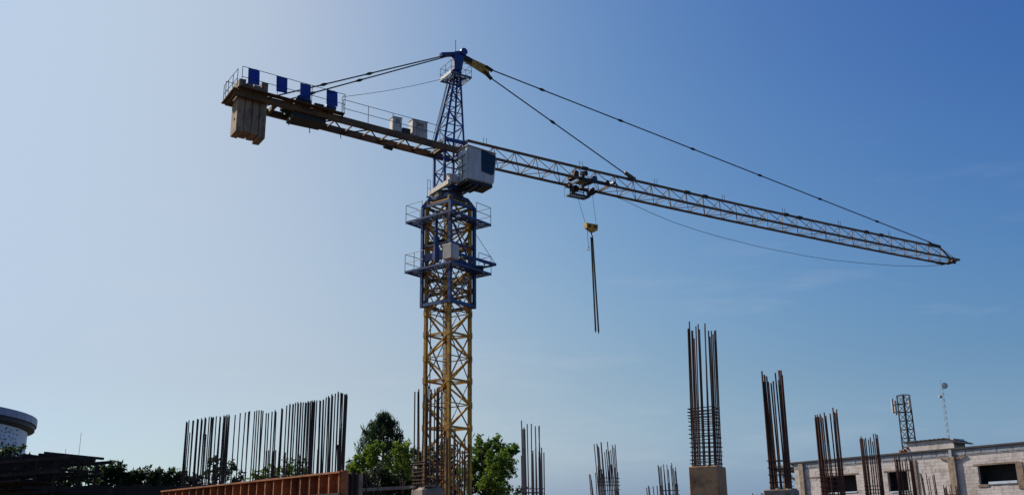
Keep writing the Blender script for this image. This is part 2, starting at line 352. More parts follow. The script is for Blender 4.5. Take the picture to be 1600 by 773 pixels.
b = MB(); b.bar(J(.74, -.9, 19.32), J(.74, 2.0, 19.32), .2, .26); b.bar(J(-.64, .8, 19.3), J(.64, .8, 19.3), .16, .24); b.bar(J(-.64, -.8, 19.3), J(.64, -.8, 19.3), .16, .24); b.build('base_beam', m_blue, slew)
b = MB(); b.prism([J(-.6, .72, 19.45), J(-.6, 1.2, 19.45), J(-.6, 1.2, 19.8), J(-.6, 1.0, 20.0), J(-.6, .72, 20.0)], D * .55); b.build('switch_box', m_beige, slew)
b = MB()                                                    # narrow rear landing with rails
for h in (.5, 1.0): b.rod(J(-.95, -.8, 19.1 + h), J(-.74, -.85, 19.1 + h), .014, n=5)
for s_, n_ in ((-.95, -.8), (-.74, -.85)): b.rod(J(s_, n_, 19.0), J(s_, n_, 20.1), .014, n=5)
b.bar(J(-1.0, -.8, 19.05), J(-.6, -.85, 19.1), .08)
b.build('landing_rail', m_rail, slew)

# cab ----------------------------------------------------------
n0, n1 = .95, 2.1
prof = [(.05, 19.46), (1.68, 19.40), (1.76, 19.52), (1.93, 21.05), (1.86, 21.24), (.1, 21.42), (.05, 21.36)]
b = MB(); b.prism([J(s_, n0, z) for s_, z in prof], N * (n1 - n0)); bmesh.ops.bevel(b.bm, geom=b.bm.edges[:], offset=.045, segments=2, affect='EDGES')
cab = b.build('cab', m_white, crane)
def pane(name, pts, m, par, th=V((0, 0, 0))): 
    q = MB(); q.prism(pts, th); return q.build(name, m, par)
wp = [(.94, 20.05), (1.58, 19.93), (1.70, 20.0), (1.86, 21.0), (1.80, 21.14), (.98, 21.30), (.92, 21.24)]
pane('window', [J(s_, n1 - .004, z) for s_, z in wp], m_glass, cab, N * .012)
b = MB(); ring = [J(s_, n1 + .006, z) for s_, z in wp]
for a, c in zip(ring, ring[1:] + ring[:1]): b.bar(a, c, .025)
b.build('window_frame', m_dark, cab)
pane('windscreen', [J(1.785, n0 + .08, 19.75), J(1.785, n1 - .08, 19.75), J(1.925, n1 - .08, 20.95), J(1.925, n0 + .08, 20.95)], m_glass, cab, D * .012)
# rear wall: door with two glazed panes
pane('door', [J(.05, n0 + .12, 19.52), J(.05, n1 - .1, 19.52), J(.05, n1 - .1, 21.3), J(.05, n0 + .12, 21.3)], m_sill, cab, -D * .03)
for z0, z1 in ((19.62, 20.3), (20.36, 20.92)):
    pane('door_pane', [J(.018, n0 + .2, z0), J(.018, n1 - .2, z0), J(.018, n1 - .2, z1), J(.018, n0 + .2, z1)], m_litglass, cab, -D * .012)
b = MB()
for a_, c_ in (((n0 + .2, 20.33), (n1 - .2, 20.33)), ((n0 + .2, 19.95), (n1 - .2, 19.95)), ((n0 + .62, 19.62), (n0 + .62, 20.92)), ((n0 + .2, 20.94), (n1 - .2, 20.94))): b.bar(J(-.002, *a_), J(-.002, *c_), .035)
b.build('door_frame', m_dark, cab)
b = MB(); b.rod(J(-.03, 1.2, 20.2), J(-.03, 1.2, 20.6), .015, n=6); b.build('door_handle', m_rail, cab)
pane('roof_plate', [J(0, n0 - .04, 21.428), J(0, n1 + .04, 21.428), J(1.9, n1 + .04, 21.262), J(1.9, n0 - .04, 21.262)], m_beige, cab, Z * .03)
pane('floor_tray', [J(.02, n0 + .0, 19.28), J(.02, n1 - .03, 19.28), J(1.66, n1 - .03, 19.2), J(1.66, n0, 19.2)], m_dark, cab, Z * .17)
b = MB(); b.bar(J(1.0, .6, 19.3), J(1.0, 2.0, 19.2), .12, .16); b.bar(J(.3, .6, 19.3), J(.3, 2.0, 19.2), .12, .16); b.build('cab_bracket', m_dark, cab)
b = MB(); b.bar(J(1.05, n1 + .02, 20.7), J(1.85, n1 + .02, 20.62), .014); b.build('wiper', m_dark, cab)

# tower head ---------------------------------------------------
ax, az = .5, 27.15
b = MB()
tops = [(ax - .13, -.13), (ax - .13, .13), (ax + .13, .13), (ax + .13, -.13)]
for (s_, n_), (s2, n2) in zip(cs, tops): b.bar(J(s_, n_, 22.25), J(s2, n2, az), .11, .11)
b.prism([J(ax - .28, -.2, 27.0), J(ax + .22, -.2, 27.0), J(ax + .42, -.2, 28.1), J(ax + .3, -.2, 28.35), J(ax - .3, -.2, 28.1)], N * .4)
b.rod(J(ax + .32, -.34, 28.22), J(ax + .32, .34, 28.22), .22, n=14)
head = b.build('tower_head', m_blue, crane)
lv = [0, .2, .37, .52, .65, .76, .86, .94]
for k in range(4):
    k2 = (k + 1) % 4
    for i in range(len(lv) - 1):
        f0, f1 = lv[i], lv[i + 1]
        def P(kk, f): return J(*cs[kk], 22.25).lerp(J(*tops[kk], az), f)
        a, c = (k, k2) if (i + k) % 2 else (k2, k)
        piece('head_brace', P(a, f0), P(c, f1), .05, m_blue, head); piece('head_brace', P(k, f1), P(k2, f1), .045, m_blue, head)
piece('lightning_rod', J(ax - .1, 0, 28.2), J(ax - .1, 0, 29.0), .05, m_white, head, kind='rod')
# landing round the head
b = MB(); h_ = .85; sc_ = .42; zf = 26.42
ring = [(sc_ - h_, -h_), (sc_ - h_, h_), (sc_ + h_, h_), (sc_ + h_, -h_)]; inn = [(sc_ - .3, -.3), (sc_ - .3, .3), (sc_ + .3, .3), (sc_ + .3, -.3)]
ring = [(sc_ + (s_ - sc_) * .8, n_ * .8) for s_, n_ in ring]
for i in range(4):
    a, c = ring[i], ring[(i + 1) % 4]; ai, ci = inn[i], inn[(i + 1) % 4]
    b.bar(J(*a, zf), J(*c, zf), .05, .1); b.bar(J(*ai, zf), J(*ci, zf), .05, .08)
    for t in range(7): b.bar(J(*a, zf).lerp(J(*c, zf), t / 6), J(*ai, zf).lerp(J(*ci, zf), t / 6), .03, .04)
lnd = b.build('head_landing', m_rail, head)
for i in range(4):
    a, c = ring[i], ring[(i + 1) % 4]
    for h in (.4, .8): piece('handrail', J(*a, zf + h), J(*c, zf + h), .03, m_rail, head, kind='rod')
    for t in (0, .5): q = J(*a, zf).lerp(J(*c, zf), t); piece('rail_post', q, q + Z * .8, .03, m_rail, head, kind='rod')
for i in (0, 1):                                            # pale toe boards
    a, c = ring[i], ring[(i + 1) % 4]
    if i == 0: piece('toe_board', J(*a, zf + .09), J(*c, zf + .09), .03, m_white, head, .16)
b = MB()
for dn in (-.35, -.1): b.path([J(-1.0, dn, 21.9), J(-.05, dn * .4, 26.3)], .022)
b.build('hoist_rope', m_cable, crane)

# jib ------------------------------------------------------------
HJ, WJ, HB, S0, PN, NP = 1.053, 1.403, 21.543, 2.997, 1.51, 29
def sag(s_): return .1 * (2 * ((s_ - 24) / 23) ** 2 - 1)
def jt(s_): return J(s_, 0, HB + HJ + sag(s_))
def jb(s_, sd): return J(s_, sd * WJ / 2, HB + sag(s_))
b = MB(); ss = [1.2] + [S0 + PN * k for k in range(NP)]
for a, c in zip(ss, ss[1:]): b.bar(jt(a), jt(c), .13, .13)
bs = [.7] + [S0 + PN * (k + .5) for k in range(-1, NP - 1)] + [46.6]
for sd in (1, -1):
    for a, c in zip(bs, bs[1:]): b.bar(jb(a, sd), jb(c, sd), .12, .13)
b.bar(jt(ss[-1]), J(46.7, 0, HB + .12 + sag(46.7)), .08)
b.bar(jb(46.6, 1), jb(46.6, -1), .12)
b.bar(jt(1.2), jb(.7, 1), .09); b.bar(jt(1.2), jb(.7, -1), .09)
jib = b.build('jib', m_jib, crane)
for k in range(NP):
    st = S0 + PN * k
    for ds in (-.5, .5):
        sb = min(st + PN * ds, 46.5)
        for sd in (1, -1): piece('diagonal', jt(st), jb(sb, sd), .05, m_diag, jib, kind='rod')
    sb = st - PN / 2
    piece('cross_strut', jb(sb, 1), jb(sb, -1), .05, m_diag, jib, kind='rod')
    sd = 1 if k % 2 else -1
    piece('lacing', jb(sb, sd), jb(min(sb + PN, 46.5), -sd), .042, m_diag, jib, kind='rod')
for s_ in (2.42, 9.42, 15.49, 21.53, 27.39, 33.3, 39.02):
    for ds in (-.1, .1): piece('safety_post', jt(s_ + ds), jt(s_ + ds) + Z * .45, .03, m_dark, jib, kind='rod')
for s_ in (9.7, 13.3, 18.2, 19.8, 27.6, 29.0, 36.3, 38.0):
    p0 = jt(s_) + Z * .02; piece('joint_plate', p0 - D * .22, p0 + D * .22, .18, m_dark, jib, .2)
b = MB()                                                    # nose with sheave
b.prism([J(46.2, -.06, HB + .05), J(47.05, -.06, HB - .02), J(47.05, -.06, HB + .16), J(46.2, -.06, HB + .3)], N * .12)
b.rod(J(46.4, -.3, HB + .05), J(46.4, .3, HB + .05), .17, n=12); b.build('jib_nose', m_dark, jib)
b = MB(); b.bar(jb(45.6, -1), jb(46.6, -1) , .3, .14); b.build('end_stop', m_dark, jib)
b = MB(); b.bar(jt(43.8) + Z * .12, jt(45.3) + Z * .05, .16, .2); b.build('tie_lug', m_dark, jib)
piece('nose_stay', jt(45.2), J(46.9, .12, HB + .12), .04, m_jib, jib, kind='rod'); piece('nose_stay', jt(45.2), J(46.9, -.12, HB + .12), .04, m_jib, jib, kind='rod')

# trolley --------------------------------------------------------
b = MB()
zb = HB + sag(9.5)
for sd in (1, -1):
    b.bar(J(8.7, sd * .78, zb - .02), J(11.0, sd * .78, zb - .02), .1, .2)
    for s_ in (8.9, 10.8): b.rod(J(s_, sd * .62, zb + .1), J(s_, sd * .9, zb + .1), .12, n=10)
for s_ in (8.75, 9.6, 10.95): b.bar(J(s_, -.8, zb - .1), J(s_, .8, zb - .1), .09, .12)
b.rod(J(9.25, -.7, zb - .22), J(9.25, -.35, zb - .22), .22, n=14); b.rod(J(10.5, -.7, zb - .22), J(10.5, -.35, zb - .22), .22, n=14)
trol = b.build('trolley', m_dark, crane)
b = MB(); b.rod(J(8.75, -.3, zb + .3), J(8.75, .4, zb + .3), .2, n=14); b.at(J(8.9, .1, zb + .58), .34, .24, .24, AL); b.build('trolley_winch', m_rust, trol)
b = MB(); b.rod(J(9.35, .1, zb + .62), J(9.75, .1, zb + .72), .16, n=12); b.at(J(9.55, -.1, zb + .25), .36, .3, .2, AL); b.build('trolley_motor', m_dark, trol)
b = MB(); b.rod(J(10.1, -.2, zb + .3), J(10.1, .5, zb + .3), .2, n=12); b.at(J(10.1, .2, zb + .42), .14, .6, .1, AL); b.build('rope_guide', m_blue, trol)
b = MB(); b.prism([J(9.1, -.35, zb + .05), J(9.8, -.35, zb + .05), J(9.8, .5, zb + .05), J(9.1, .5, zb + .05)], Z * .03); b.build('trolley_tray', m_galv, trol)
b = MB(); b.rod(J(11.6, .2, zb + .3), J(11.6, .55, zb + .3), .11, n=12); b.bar(J(11.6, .1, zb + .3), J(11.2, -.6, zb), .06); b.bar(J(11.6, .6, zb + .3), J(11.9, .6, zb), .06); b.build('cable_reel', m_blue, trol)
b = MB(); zq = 20.62                                        # service basket hung below
q = [(8.42, -.25), (9.75, -.25), (9.75, .35), (8.42, .35)]
for a, c in zip(q, q[1:] + q[:1]): b.bar(J(*a, zq), J(*c, zq), .06, .08)
for i in range(1, 9): b.bar(J(8.42 + 1.33 * i / 9, -.25, zq), J(8.42 + 1.33 * i / 9, .35, zq), .03)
b.bar(J(8.42, .05, zq), J(9.75, .05, zq), .04); b.bar(J(8.42, -.1, zq), J(9.75, -.1, zq), .03); b.bar(J(8.42, .2, zq), J(9.75, .2, zq), .03)
b.bar(J(8.7, -.25, zq), J(8.7, -.25, zb), .07); b.bar(J(9.7, .3, zq), J(9.7, .3, zb - .1), .05); b.bar(J(9.75, -.25, zq), J(9.75, -.25, zb), .06); b.bar(J(9.75, -.25, zq + .05), J(10.7, -.7, zb - .1), .06)
b.bar(J(8.7, -.28, zq + .45), J(9.75, -.28, zq + .45), .05)
b.build('service_basket', m_dark, trol)
piece('hanging_line', J(8.3, -.3, zb), J(8.3, -.3, zq - .1), .02, m_cable, trol, kind='rod')

# pendants --------------------------------------------------------
b = MB(); b.prism([J(.75, .03, 28.2), J(.9, .03, 27.75), J(2.5, .03, 27.2), J(2.78, .03, 27.25), J(2.6, .03, 27.85)], N * -.06); b.build('pendant_yoke', m_yellow, crane)
b = MB(); b.bar(J(.5, 0, 28.12), J(1.5, 0, 27.85), .16, .34); b.build('pendant_clevis', m_dark, crane)
b = MB(); b.rod(J(2.45, 0, 27.8), J(2.95, 0, 27.62), .11, n=8); b.build('pendant_clevis', m_dark, crane)
b = MB(); b.rod(J(2.35, 0, 27.45), J(2.9, 0, 27.05), .11, n=8); b.build('pendant_clevis', m_dark, crane)
def pendant(a, c, r, beads):
    q = MB(); q.rod(a, c, r, n=7); o = q.build('pendant_rod', m_cable, crane)
    for t in beads:
        p0 = a.lerp(c, t); d = (c - a).normalized()
        q = MB(); q.rod(p0 - d * .26, p0, .04, .095, 8); q.rod(p0, p0 + d * .26, .095, .04, 8); q.build('pendant_joint', m_dark, o)
tie1, tie2 = jt(13.4) + Z * .12, jt(44.2) + Z * .25
pendant(J(2.8, 0, 27.68), tie2, .04, [(s_ - 2.8) / 41.4 for s_ in (6.58, 12.76, 18.98, 25.28, 31.42, 37.72)])
pendant(J(2.75, 0, 27.15), tie1, .04, [.43])
b = MB(); b.bar(tie1 - D * .5 + Z * .28, tie1 + D * .35 - Z * .05, .14, .2); b.build('pendant_lug', m_jib, crane)

# counter jib -------------------------------------------------------
def cz(s_): return 21.62 - .042 * s_                         # beam centre rises slightly to the rear
b = MB()
for sd in (1, -1): b.bar(J(.4, sd * .7, cz(.4)), J(-12.8, sd * .7, cz(-12.8)), .2, .34)
b.bar(J(-12.7, -.6, cz(-12.7)), J(-12.7, .6, cz(-12.7)), .14, .3); b.bar(J(-10.55, -.7, cz(-10.5) - .05), J(-10.55, .7, cz(-10.5) - .05), .16, .22)
b.bar(J(-.75, -.7, cz(-.7)), J(-.75, .7, cz(-.7)), .16, .22)
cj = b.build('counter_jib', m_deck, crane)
k = 0; s_ = -1.0
while s_ > -10.3:
    piece('cross_tie', J(s_, -.62, cz(s_) - .08), J(s_, .62, cz(s_) - .08), .07, m_jib, cj)
    a, c = (-.62, .62) if k % 2 else (.62, -.62)
    piece('deck_brace', J(s_, a, cz(s_) - .08), J(s_ - 1.05, c, cz(s_) - .06), .055, m_dark, cj); s_ -= 1.05; k += 1
b = MB()                                                     # walkway planks along the near beam
for i in range(3):
    n_ = .86 + .13 * i; b.bar(J(-12.7, n_, cz(-12.7) + .2), J(-6.95, n_, cz(-6.95) + .2), .11, .04)
for i in range(8): s_ = -12.6 + i * .8; b.bar(J(s_, .7, cz(s_) + .05), J(s_, 1.16, cz(s_) + .18), .05)
b.build('walkway', m_jib, cj)
b = MB(); b.bar(J(-12.86, -.98, cz(-13) - .02), J(-12.86, 1.1, cz(-13) + .03), .2, .05); b.build('end_walkway', m_deck, cj)
def rail(pts, hs, step):
    for a, c in zip(pts, pts[1:]):
        for h in hs: piece('handrail', a + Z * h, c + Z * h, .032, m_rail, cj, kind='rod')
        m_ = max(1, round((c - a).length / step))
        for i in range(m_ + 1): q = a.lerp(c, i / m_); piece('rail_post', q, q + Z * hs[-1], .034, m_rail, cj, kind='rod')
def wz(s_): return cz(s_) + .2
rail([J(-12.55, 1.1, wz(-12.5)), J(-6.95, 1.1, wz(-7))], (.55, 1.12), 2.0)
rail([J(-6.95, 1.1, wz(-7)), J(-6.95, .7, wz(-7))], (.55, 1.12), 1)
rail([J(-12.78, 1.1, wz(-13) - .1), J(-12.85, -.98, wz(-13) - .2)], (.5, 1.0), .7)
rail([J(-6.9, .75, wz(-7)), J(-1.0, .75, wz(-1))], (.48, .98), 1.5)
rail([J(-12.8, -.85, wz(-13)), J(-9.4, -.85, wz(-9.4))], (.5, 1.0), 1.8)
for s0, s1, dz in ((-12.28, -11.68, 0), (-10.79, -10.2, -.02), (-9.5, -8.92, -.04), (-8.04, -7.41, 0)):
    q = MB(); zt_ = wz(s0) + 1.1 + dz
    nx = 6; vs = []
    for i in range(nx + 1):
        s_ = s0 + (s1 - s0) * i / nx; wv = .012 * math.sin(i * 1.7 + s0 * 3)
        vs.append((q.bm.verts.new(J(s_, 1.15 + wv, zt_ + .01 * math.sin(i * 2))), q.bm.verts.new(J(s_ + .03, 1.15 - wv, zt_ - .86))))
    for a, c in zip(vs, vs[1:]): q.bm.faces.new((a[0], c[0], c[1], a[1]))
    bmesh.ops.solidify(q.bm, geom=q.bm.faces[:], thickness=.015)
    q.build('blue_board', m_panel, cj)
for i in range(4):                                           # ballast slabs
    s_ = -12.5 + i * .385; q = MB(); lo = (20.16, 20.2, 20.18, 20.02)[i]; hi = (23.08, 22.92, 22.9, 23.14)[i]
    c = (J(s_ + .185, 0, lo) + J(s_ + .185, 0, hi)) / 2
    q.at(c, .358, (1.0, .98, .98, 1.04)[i], hi - lo, AL, .03)
    for f in q.bm.verts: f.co += V((rnd.uniform(-1, 1), rnd.uniform(-1, 1), rnd.uniform(-1, 1))) * .012
    cw = q.build('ballast_slab', m_ballast, crane)
q = MB(); q.rod(J(-12.49, .1, 20.95), J(-12.54, .1, 20.95), .06, n=8); q.build('ballast_bolt', m_dark, crane)
b = MB()                                                     # hoist winch
b.at(J(-8.75, 0, 22.05), 2.0, 1.2, .16, AL); b.rod(J(-9.05, -.55, 22.5), J(-9.05, .5, 22.5), .36, n=18); b.rod(J(-9.05, -.6, 22.5), J(-9.05, -.53, 22.5), .46, n=18); b.rod(J(-9.05, .48, 22.5), J(-9.05, .55, 22.5), .46, n=18)
b.at(J(-8.15, .1, 22.4), .55, .8, .55, AL, .04); b.rod(J(-7.9, .2, 22.45), J(-7.3, .2, 22.4), .22, n=12); b.at(J(-9.8, 0, 22.35), .4, .9, .4, AL, .03)
b.at(J(-8.7, .1, 21.75), 1.8, 1.1, .4, AL)
wn = b.build('hoist_winch', m_dark, crane)
b = MB(); b.rod(J(-7.85, .62, 22.55), J(-7.3, .62, 22.45), .17, n=12); b.build('winch_motor', m_bluegrey, crane)
for s0, s1, h, mm in ((-3.85, -3.32, .92, m_white), (-2.66, -1.72, 1.08, m_beige)):
    q = MB(); c = J((s0 + s1) / 2, .35, wz(s0) + h / 2 - .05); q.at(c, s1 - s0, .5, h, AL, .015); o = q.build('electrical_cabinet', mm, crane)
    q = MB(); q.at(c + Z * (h / 2 + .015), s1 - s0 + .06, .56, .03, AL); q.build('cabinet_lid', mm, o)
    q = MB(); q.at(c + N * .252, (s1 - s0) * .84, .014, h * .86, AL); dr = q.build('cabinet_door', mm, o)
    q = MB()
    for i in range(5): q.at(c + N * .262 + Z * (h * .18 + i * .045), (s1 - s0) * .45, .01, .018, AL)
    q.rod(c + N * .262 + D * (s1 - s0) * .32 - Z * .1, c + N * .262 + D * (s1 - s0) * .32 + Z * .02, .014, n=6)
    q.build('vent_and_latch', m_dark, o)
q = MB(); q.at(J(-3.0, .35, wz(-3) + .2), .5, .4, .42, AL, .02); q.build('resistor_box', m_dark, crane)
q = MB(); q.rod(J(-4.0, -.2, 21.35), J(-3.5, -.2, 21.3), .14, n=10); q.build('junction_drum', m_dark, crane)
for sd in (1, -1):
    a = J(.3, sd * .12, 28.05); c = J(-10.9, sd * .7, cz(-10.9) + .22)
    q = MB(); q.rod(a, c, .04, n=7); o = q.build('pendant_rod', m_cable, crane)
    for t in (.5, .74):
        p0 = a.lerp(c, t if sd > 0 else t + .02); d = (c - a).normalized()
        q = MB(); q.rod(p0 - d * .26, p0, .04, .095, 8); q.rod(p0, p0 + d * .26, .095, .04, 8); q.build('pendant_joint', m_dark, o)
b = MB(); b.bar(J(.55, .0, 28.1), J(-.6, 0, 27.75), .3, .2); b.build('pendant_clevis', m_blue, crane)
b = MB(); b.path([J(-.2, .2, 26.3).lerp(J(-7, .9, wz(-7) + 1.05), t / 8) - Z * .12 * math.sin(math.pi * t / 8) for t in range(9)], .014, 5); b.build('signal_cable', m_cable, crane)
b = MB(); b.path([J(s_, -.7, z) for s_, z in ((11.0, 21.62), (12.2, 21.5), (13.57, 21.28), (15.4, 20.86), (17.44, 20.5), (19.5, 20.27), (21.62, 20.11), (25.5, 19.95), (30.13, 19.95), (33.31, 20.06), (37, 20.32), (40.09, 20.59), (43.5, 21.0), (46.4, 21.5))], .017, 5); b.build('trolley_cable', m_cable, crane)
b = MB(); b.path([J(.8, 0, 22.4), J(1.2, -.1, 21.9)], .02, 5)
for s_, dz in ((-8.2, .35), (-6.4, .2), (-9.4, .2)): b.bar(J(s_, -.75, cz(s_) - .16), J(s_ + .05, -.75, cz(s_) - .2 - dz), .04)
b.build('loose_wire', m_dark, crane)

# hook block and slings ------------------------------------------------
HK = CX + D * 10.05
def H(s_, n_, z): return D * s_ + N * n_ + Z * (z + EYE)
hook = thing('hook_block', 'yellow crane hook block hanging from two ropes under the jib trolley', 'hook block', (HK.x, HK.y, 0))
b = MB(); b.prism([H(-.45, .12, 18.98), H(-.42, .12, 18.66), H(.06, .12, 18.42), H(.4, .12, 18.6), H(.44, .12, 18.98)], N * -.24); b.build('block_body', m_yellow, hook)
b = MB()
for s_ in (-.22, .22): b.rod(H(s_, -.14, 18.8), H(s_, .14, 18.8), .1, n=12)
b.build('sheave', m_dark, hook)
b = MB(); b.path([H(0, 0, 18.48), H(0, 0, 18.3), H(.08, 0, 18.2), H(.06, 0, 18.1), H(-.03, 0, 18.07), H(-.09, 0, 18.14)], .035, 8); b.build('hook', m_dark, hook)
for s0, s1 in ((-.42, -.75), (.4, .48)):
    piece('hoist_rope', H(s0, 0, 18.9), H(s1, -.5 if s0 < 0 else -.4, HB - .3), .024, m_cable, hook, kind='rod')
sling = thing('lifting_sling', 'pair of long dark chain slings hanging straight down from the crane hook', 'lifting sling', (HK.x, HK.y, 0))
for s0, s1, z1 in ((-.04, .05, 12.32), (.06, .27, 12.28)):
    pts = [H(s0 + (s1 - s0) * t / 6, 0, 18.12 + (z1 - 18.12) * t / 6) for t in range(7)]
    b = MB()
    for a, c in zip(pts, pts[1:]): b.bar(a, c + (c - a) * .01, .06, .085, roll=D)
    o = b.build('sling_strap', m_darkrust, sling)
    b = MB(); b.rod(pts[-1] + Z * .02, pts[-1] - Z * .18, .06, .015, 8); b.build('sling_end_hook', m_dark, o)
tag_ = thing('tag_line', 'thin rope with small hook dangling left of the yellow hook block', 'rope', (HK.x, HK.y, 0))
b = MB(); b.path([H(-.38, .1, 18.75), H(-.37, .1, 18.0), H(-.34, .1, 17.45)], .014, 5); b.build('rope', m_cable, tag_)
b = MB(); b.path([H(-.34, .1, 17.45), H(-.28, .1, 17.32), H(-.34, .1, 17.2), H(-.41, .1, 17.3)], .03, 6); b.build('rope_hook', m_galv, tag_)

# ------------------------------------------------------------------ rebar columns
def stirrup_mesh(w_, m, r=.008):
    b = MB(); h = w_ / 2; ps = [V((-h, -h, 0)), V((h, -h, 0)), V((h, h, .01)), V((-h, h, .01))]
    for a, c in zip(ps, ps[1:] + ps[:1]): b.bar(a, c, r * 2)
    return b.mesh('stirrup', m)
def rebar_column(px, Y, ytop, ybar, label, w_, phi, nside=4, ystir=None, gap=.12, bundle=(), conc=True, lean=0, r=.017, spread=1.0, cm=None, rm=None, partial=None, chamfer=False, jitter=.28, lap=None):
    base = at(px, ytop, Y); zc = base.z; zt = at(px, ybar, Y).z
    t = thing('rebar_column', label, 'rebar column', (base.x, base.y, 0), 'reinforced columns under construction', R(phi))
    cm = cm or m_conc; rm = rm or m_rust
    b = MB(); cw_ = w_
    b.at(V((0, 0, zc / 2)), cw_, cw_, zc, 0, .07 if chamfer else .012); sh = b.build('shaft', cm, t)
    if conc:
        b = MB(); zz = zc - .55
        while zz > .3: b.at(V((0, 0, zz)), cw_ + .006, cw_ + .006, .012); zz -= .62
        b.build('pour_joint', m_greyconc, t)
        b = MB()                                            # rough broken top of the pour
        for i in range(14): b.at(V((rnd.uniform(-.4, .4) * cw_, rnd.uniform(-.4, .4) * cw_, zc + .005)), rnd.uniform(.06, .18), rnd.uniform(.06, .18), rnd.uniform(.02, .06), rnd.uniform(0, 3))
        b.build('mortar_spill', m_greyconc, t)
        b = MB()                                            # bolt holes and a patch of rough repair
        for zz in (zc - .3, zc - .85, zc - 1.4):
            for x in (-.22, .2): b.rod(V((x * cw_ * 1.3, -cw_ / 2 + .02, zz)), V((x * cw_ * 1.3, -cw_ / 2 - .004, zz)), .014, n=8)
        b.build('tie_hole', m_dark, t)
    h = w_ / 2 * spread * .82; pts = []
    for i in range(nside):
        f = -1 + 2 * i / nside
        pts += [(f * h, -h), (h, f * h), (-f * h, h), (-h, -f * h)]
    for i, (x, y) in enumerate(pts):
        if lap and i % 3 != 1: piece('lap_bar', V((x - .03, y + .02, zc - .05)), V((x - .03 + rnd.uniform(-.02, .02), y + .02, zc + (zt - zc) * rnd.uniform(.5, .66))), r * 2.2, lap, t, kind='rod')
        for j in range(2 if i in bundle else 1):
            zz = zt - rnd.uniform(0, jitter); lx, ly = rnd.gauss(0, .016) + lean, rnd.gauss(0, .016)
            p0 = V((x + j * .04, y + j * .03, zc - .05)); p1 = V((x + j * .04 + lx, y + j * .03 + ly, zz))
            if partial and i in partial: p1 = p0.lerp(p1, partial[i])
            piece('rebar', p0, p1, r * 2, rm, t, kind='rod')
    if ystir is not None:
        z1 = at(px, ystir, Y).z; me = stirrup_mesh(h * 2 + .05, rm); zz = zc + .06; i = 0
        while zz < z1:
            o = bpy.data.objects.new('stirrup', me); o.location = (rnd.uniform(-.01, .01), rnd.uniform(-.01, .01), zz)
            o.rotation_euler = (rnd.uniform(-.04, .04), rnd.uniform(-.04, .04), rnd.uniform(-.02, .02)); link(o, t); zz += gap * rnd.uniform(.7, 1.25)
    return t
rebar_column(1105, 21, 729, 503, 'tallest cage of bars on a tan concrete column right of the hanging slings', .60, -28, 4, 637, .085, (0, 7), lean=.07, r=.014, spread=.94, jitter=.35)
rebar_column(1221, 22, 765, 578, 'bare bundled bars on a stub left of the pale block building', .60, -30, 3, 716, .13, (0, 3, 1, 6), lean=.0, r=.017, spread=.7, cm=m_greyconc)
rebar_column(1304, 28, 790, 638, 'thick rusty bars in front of the leftmost square window opening', .62, -30, 3, 730, .12, (0, 1, 3, 4, 7, 9), lean=-.01, r=.019, spread=.95, rm=m_redbar)
rebar_column(1369, 34, 790, 678, 'rusty bars before the blank block wall between two square windows', .66, -30, 3, 757, .14, (0, 1, 3, 9), lean=.0, r=.02, spread=.86, rm=m_redbar)
rebar_column(1421, 40, 790, 710, 'rusty bars crossing the dark square window nearest the lattice antenna', .80, -30, 3, 766, .14, (0, 3, 9, 1), lean=-.02, r=.022, spread=.8, rm=m_redbar)
rebar_column(1459, 44, 800, 736, 'four short thin bars against the block wall beside the tapering pilaster', .70, -30, 2, None, lean=-.06, r=.018, spread=.8, rm=m_redbar)
rebar_column(1491, 48, 800, 755, 'lowest bar cage at the foot of the long pilaster', .72, -30, 2, 770, .15, (0, 3), lean=-.03, r=.022, spread=.85, rm=m_redbar)
rebar_column(833, 25, 786, 652, 'slender cage of bars just right of the trees behind the mast', .60, -12, 3, 756, .13, (2, 5, 8), r=.015, partial={2: .62, 5: .66, 8: .64}, spread=.8, rm=m_steelbar, lap=m_redbar)
rebar_column(953, 30, 790, 690, 'bar cage with dense ties under the hook and slings', .64, -18, 3, 743, .13, (4, 8), r=.015, lean=-.08, spread=.9, rm=m_steelbar, lap=m_redbar)
rebar_column(936, 31, 790, 734, 'short row of bars adjoining the cage under the hook', .42, -18, 2, 772, .2, r=.015, lean=-.05, rm=m_steelbar)
rebar_column(1048, 35, 795, 722, 'small far bar cage with ties left of the tall tan column', .68, -20, 3, 762, .14, (4,), r=.016, lean=-.05, spread=.9, rm=m_steelbar, lap=m_redbar)
rebar_column(1027, 36, 795, 756, 'lowest far bars beside the small cage left of the tan column', .60, -20, 2, None, r=.017, lean=-.04, rm=m_steelbar)
rebar_column(668, 20, 760, 600, 'bars on a chamfered grey stub in front of the crane mast', .50, 40, 3, 718, .075, (0, 5), r=.013, cm=m_greyconc, chamfer=True, spread=.93)
rebar_column(712, 21, 800, 672, 'bars without visible concrete crossing the right side of the crane mast', .46, 40, 3, None, .12, (), r=.014, jitter=.5)
rebar_column(1186, 30, 800, 766, 'few bar ends peeping up beside the bare bundled stub', .34, -20, 2, None, r=.015)

# thin free bars left of the mast, rising out of a low starter footing
for i, (px, yt, lab) in enumerate(((572, 735, 'single thin bar standing before the conifer near the orange formwork'), (590, 727, 'taller single thin bar before the conifer trunk'))):
    p = at(px, yt, 24); t = thing('starter_bar', lab, 'steel bar', (p.x, p.y, 0), 'single starter bars by the trees')
    piece('rebar', V((0, 0, 0)), V((.02, 0, p.z)), .03, m_rust, t, kind='rod')
    b = MB(); b.at(V((0, 0, .1)), .4, .4, .2, .3, .02); b.build('footing', m_greyconc, t)

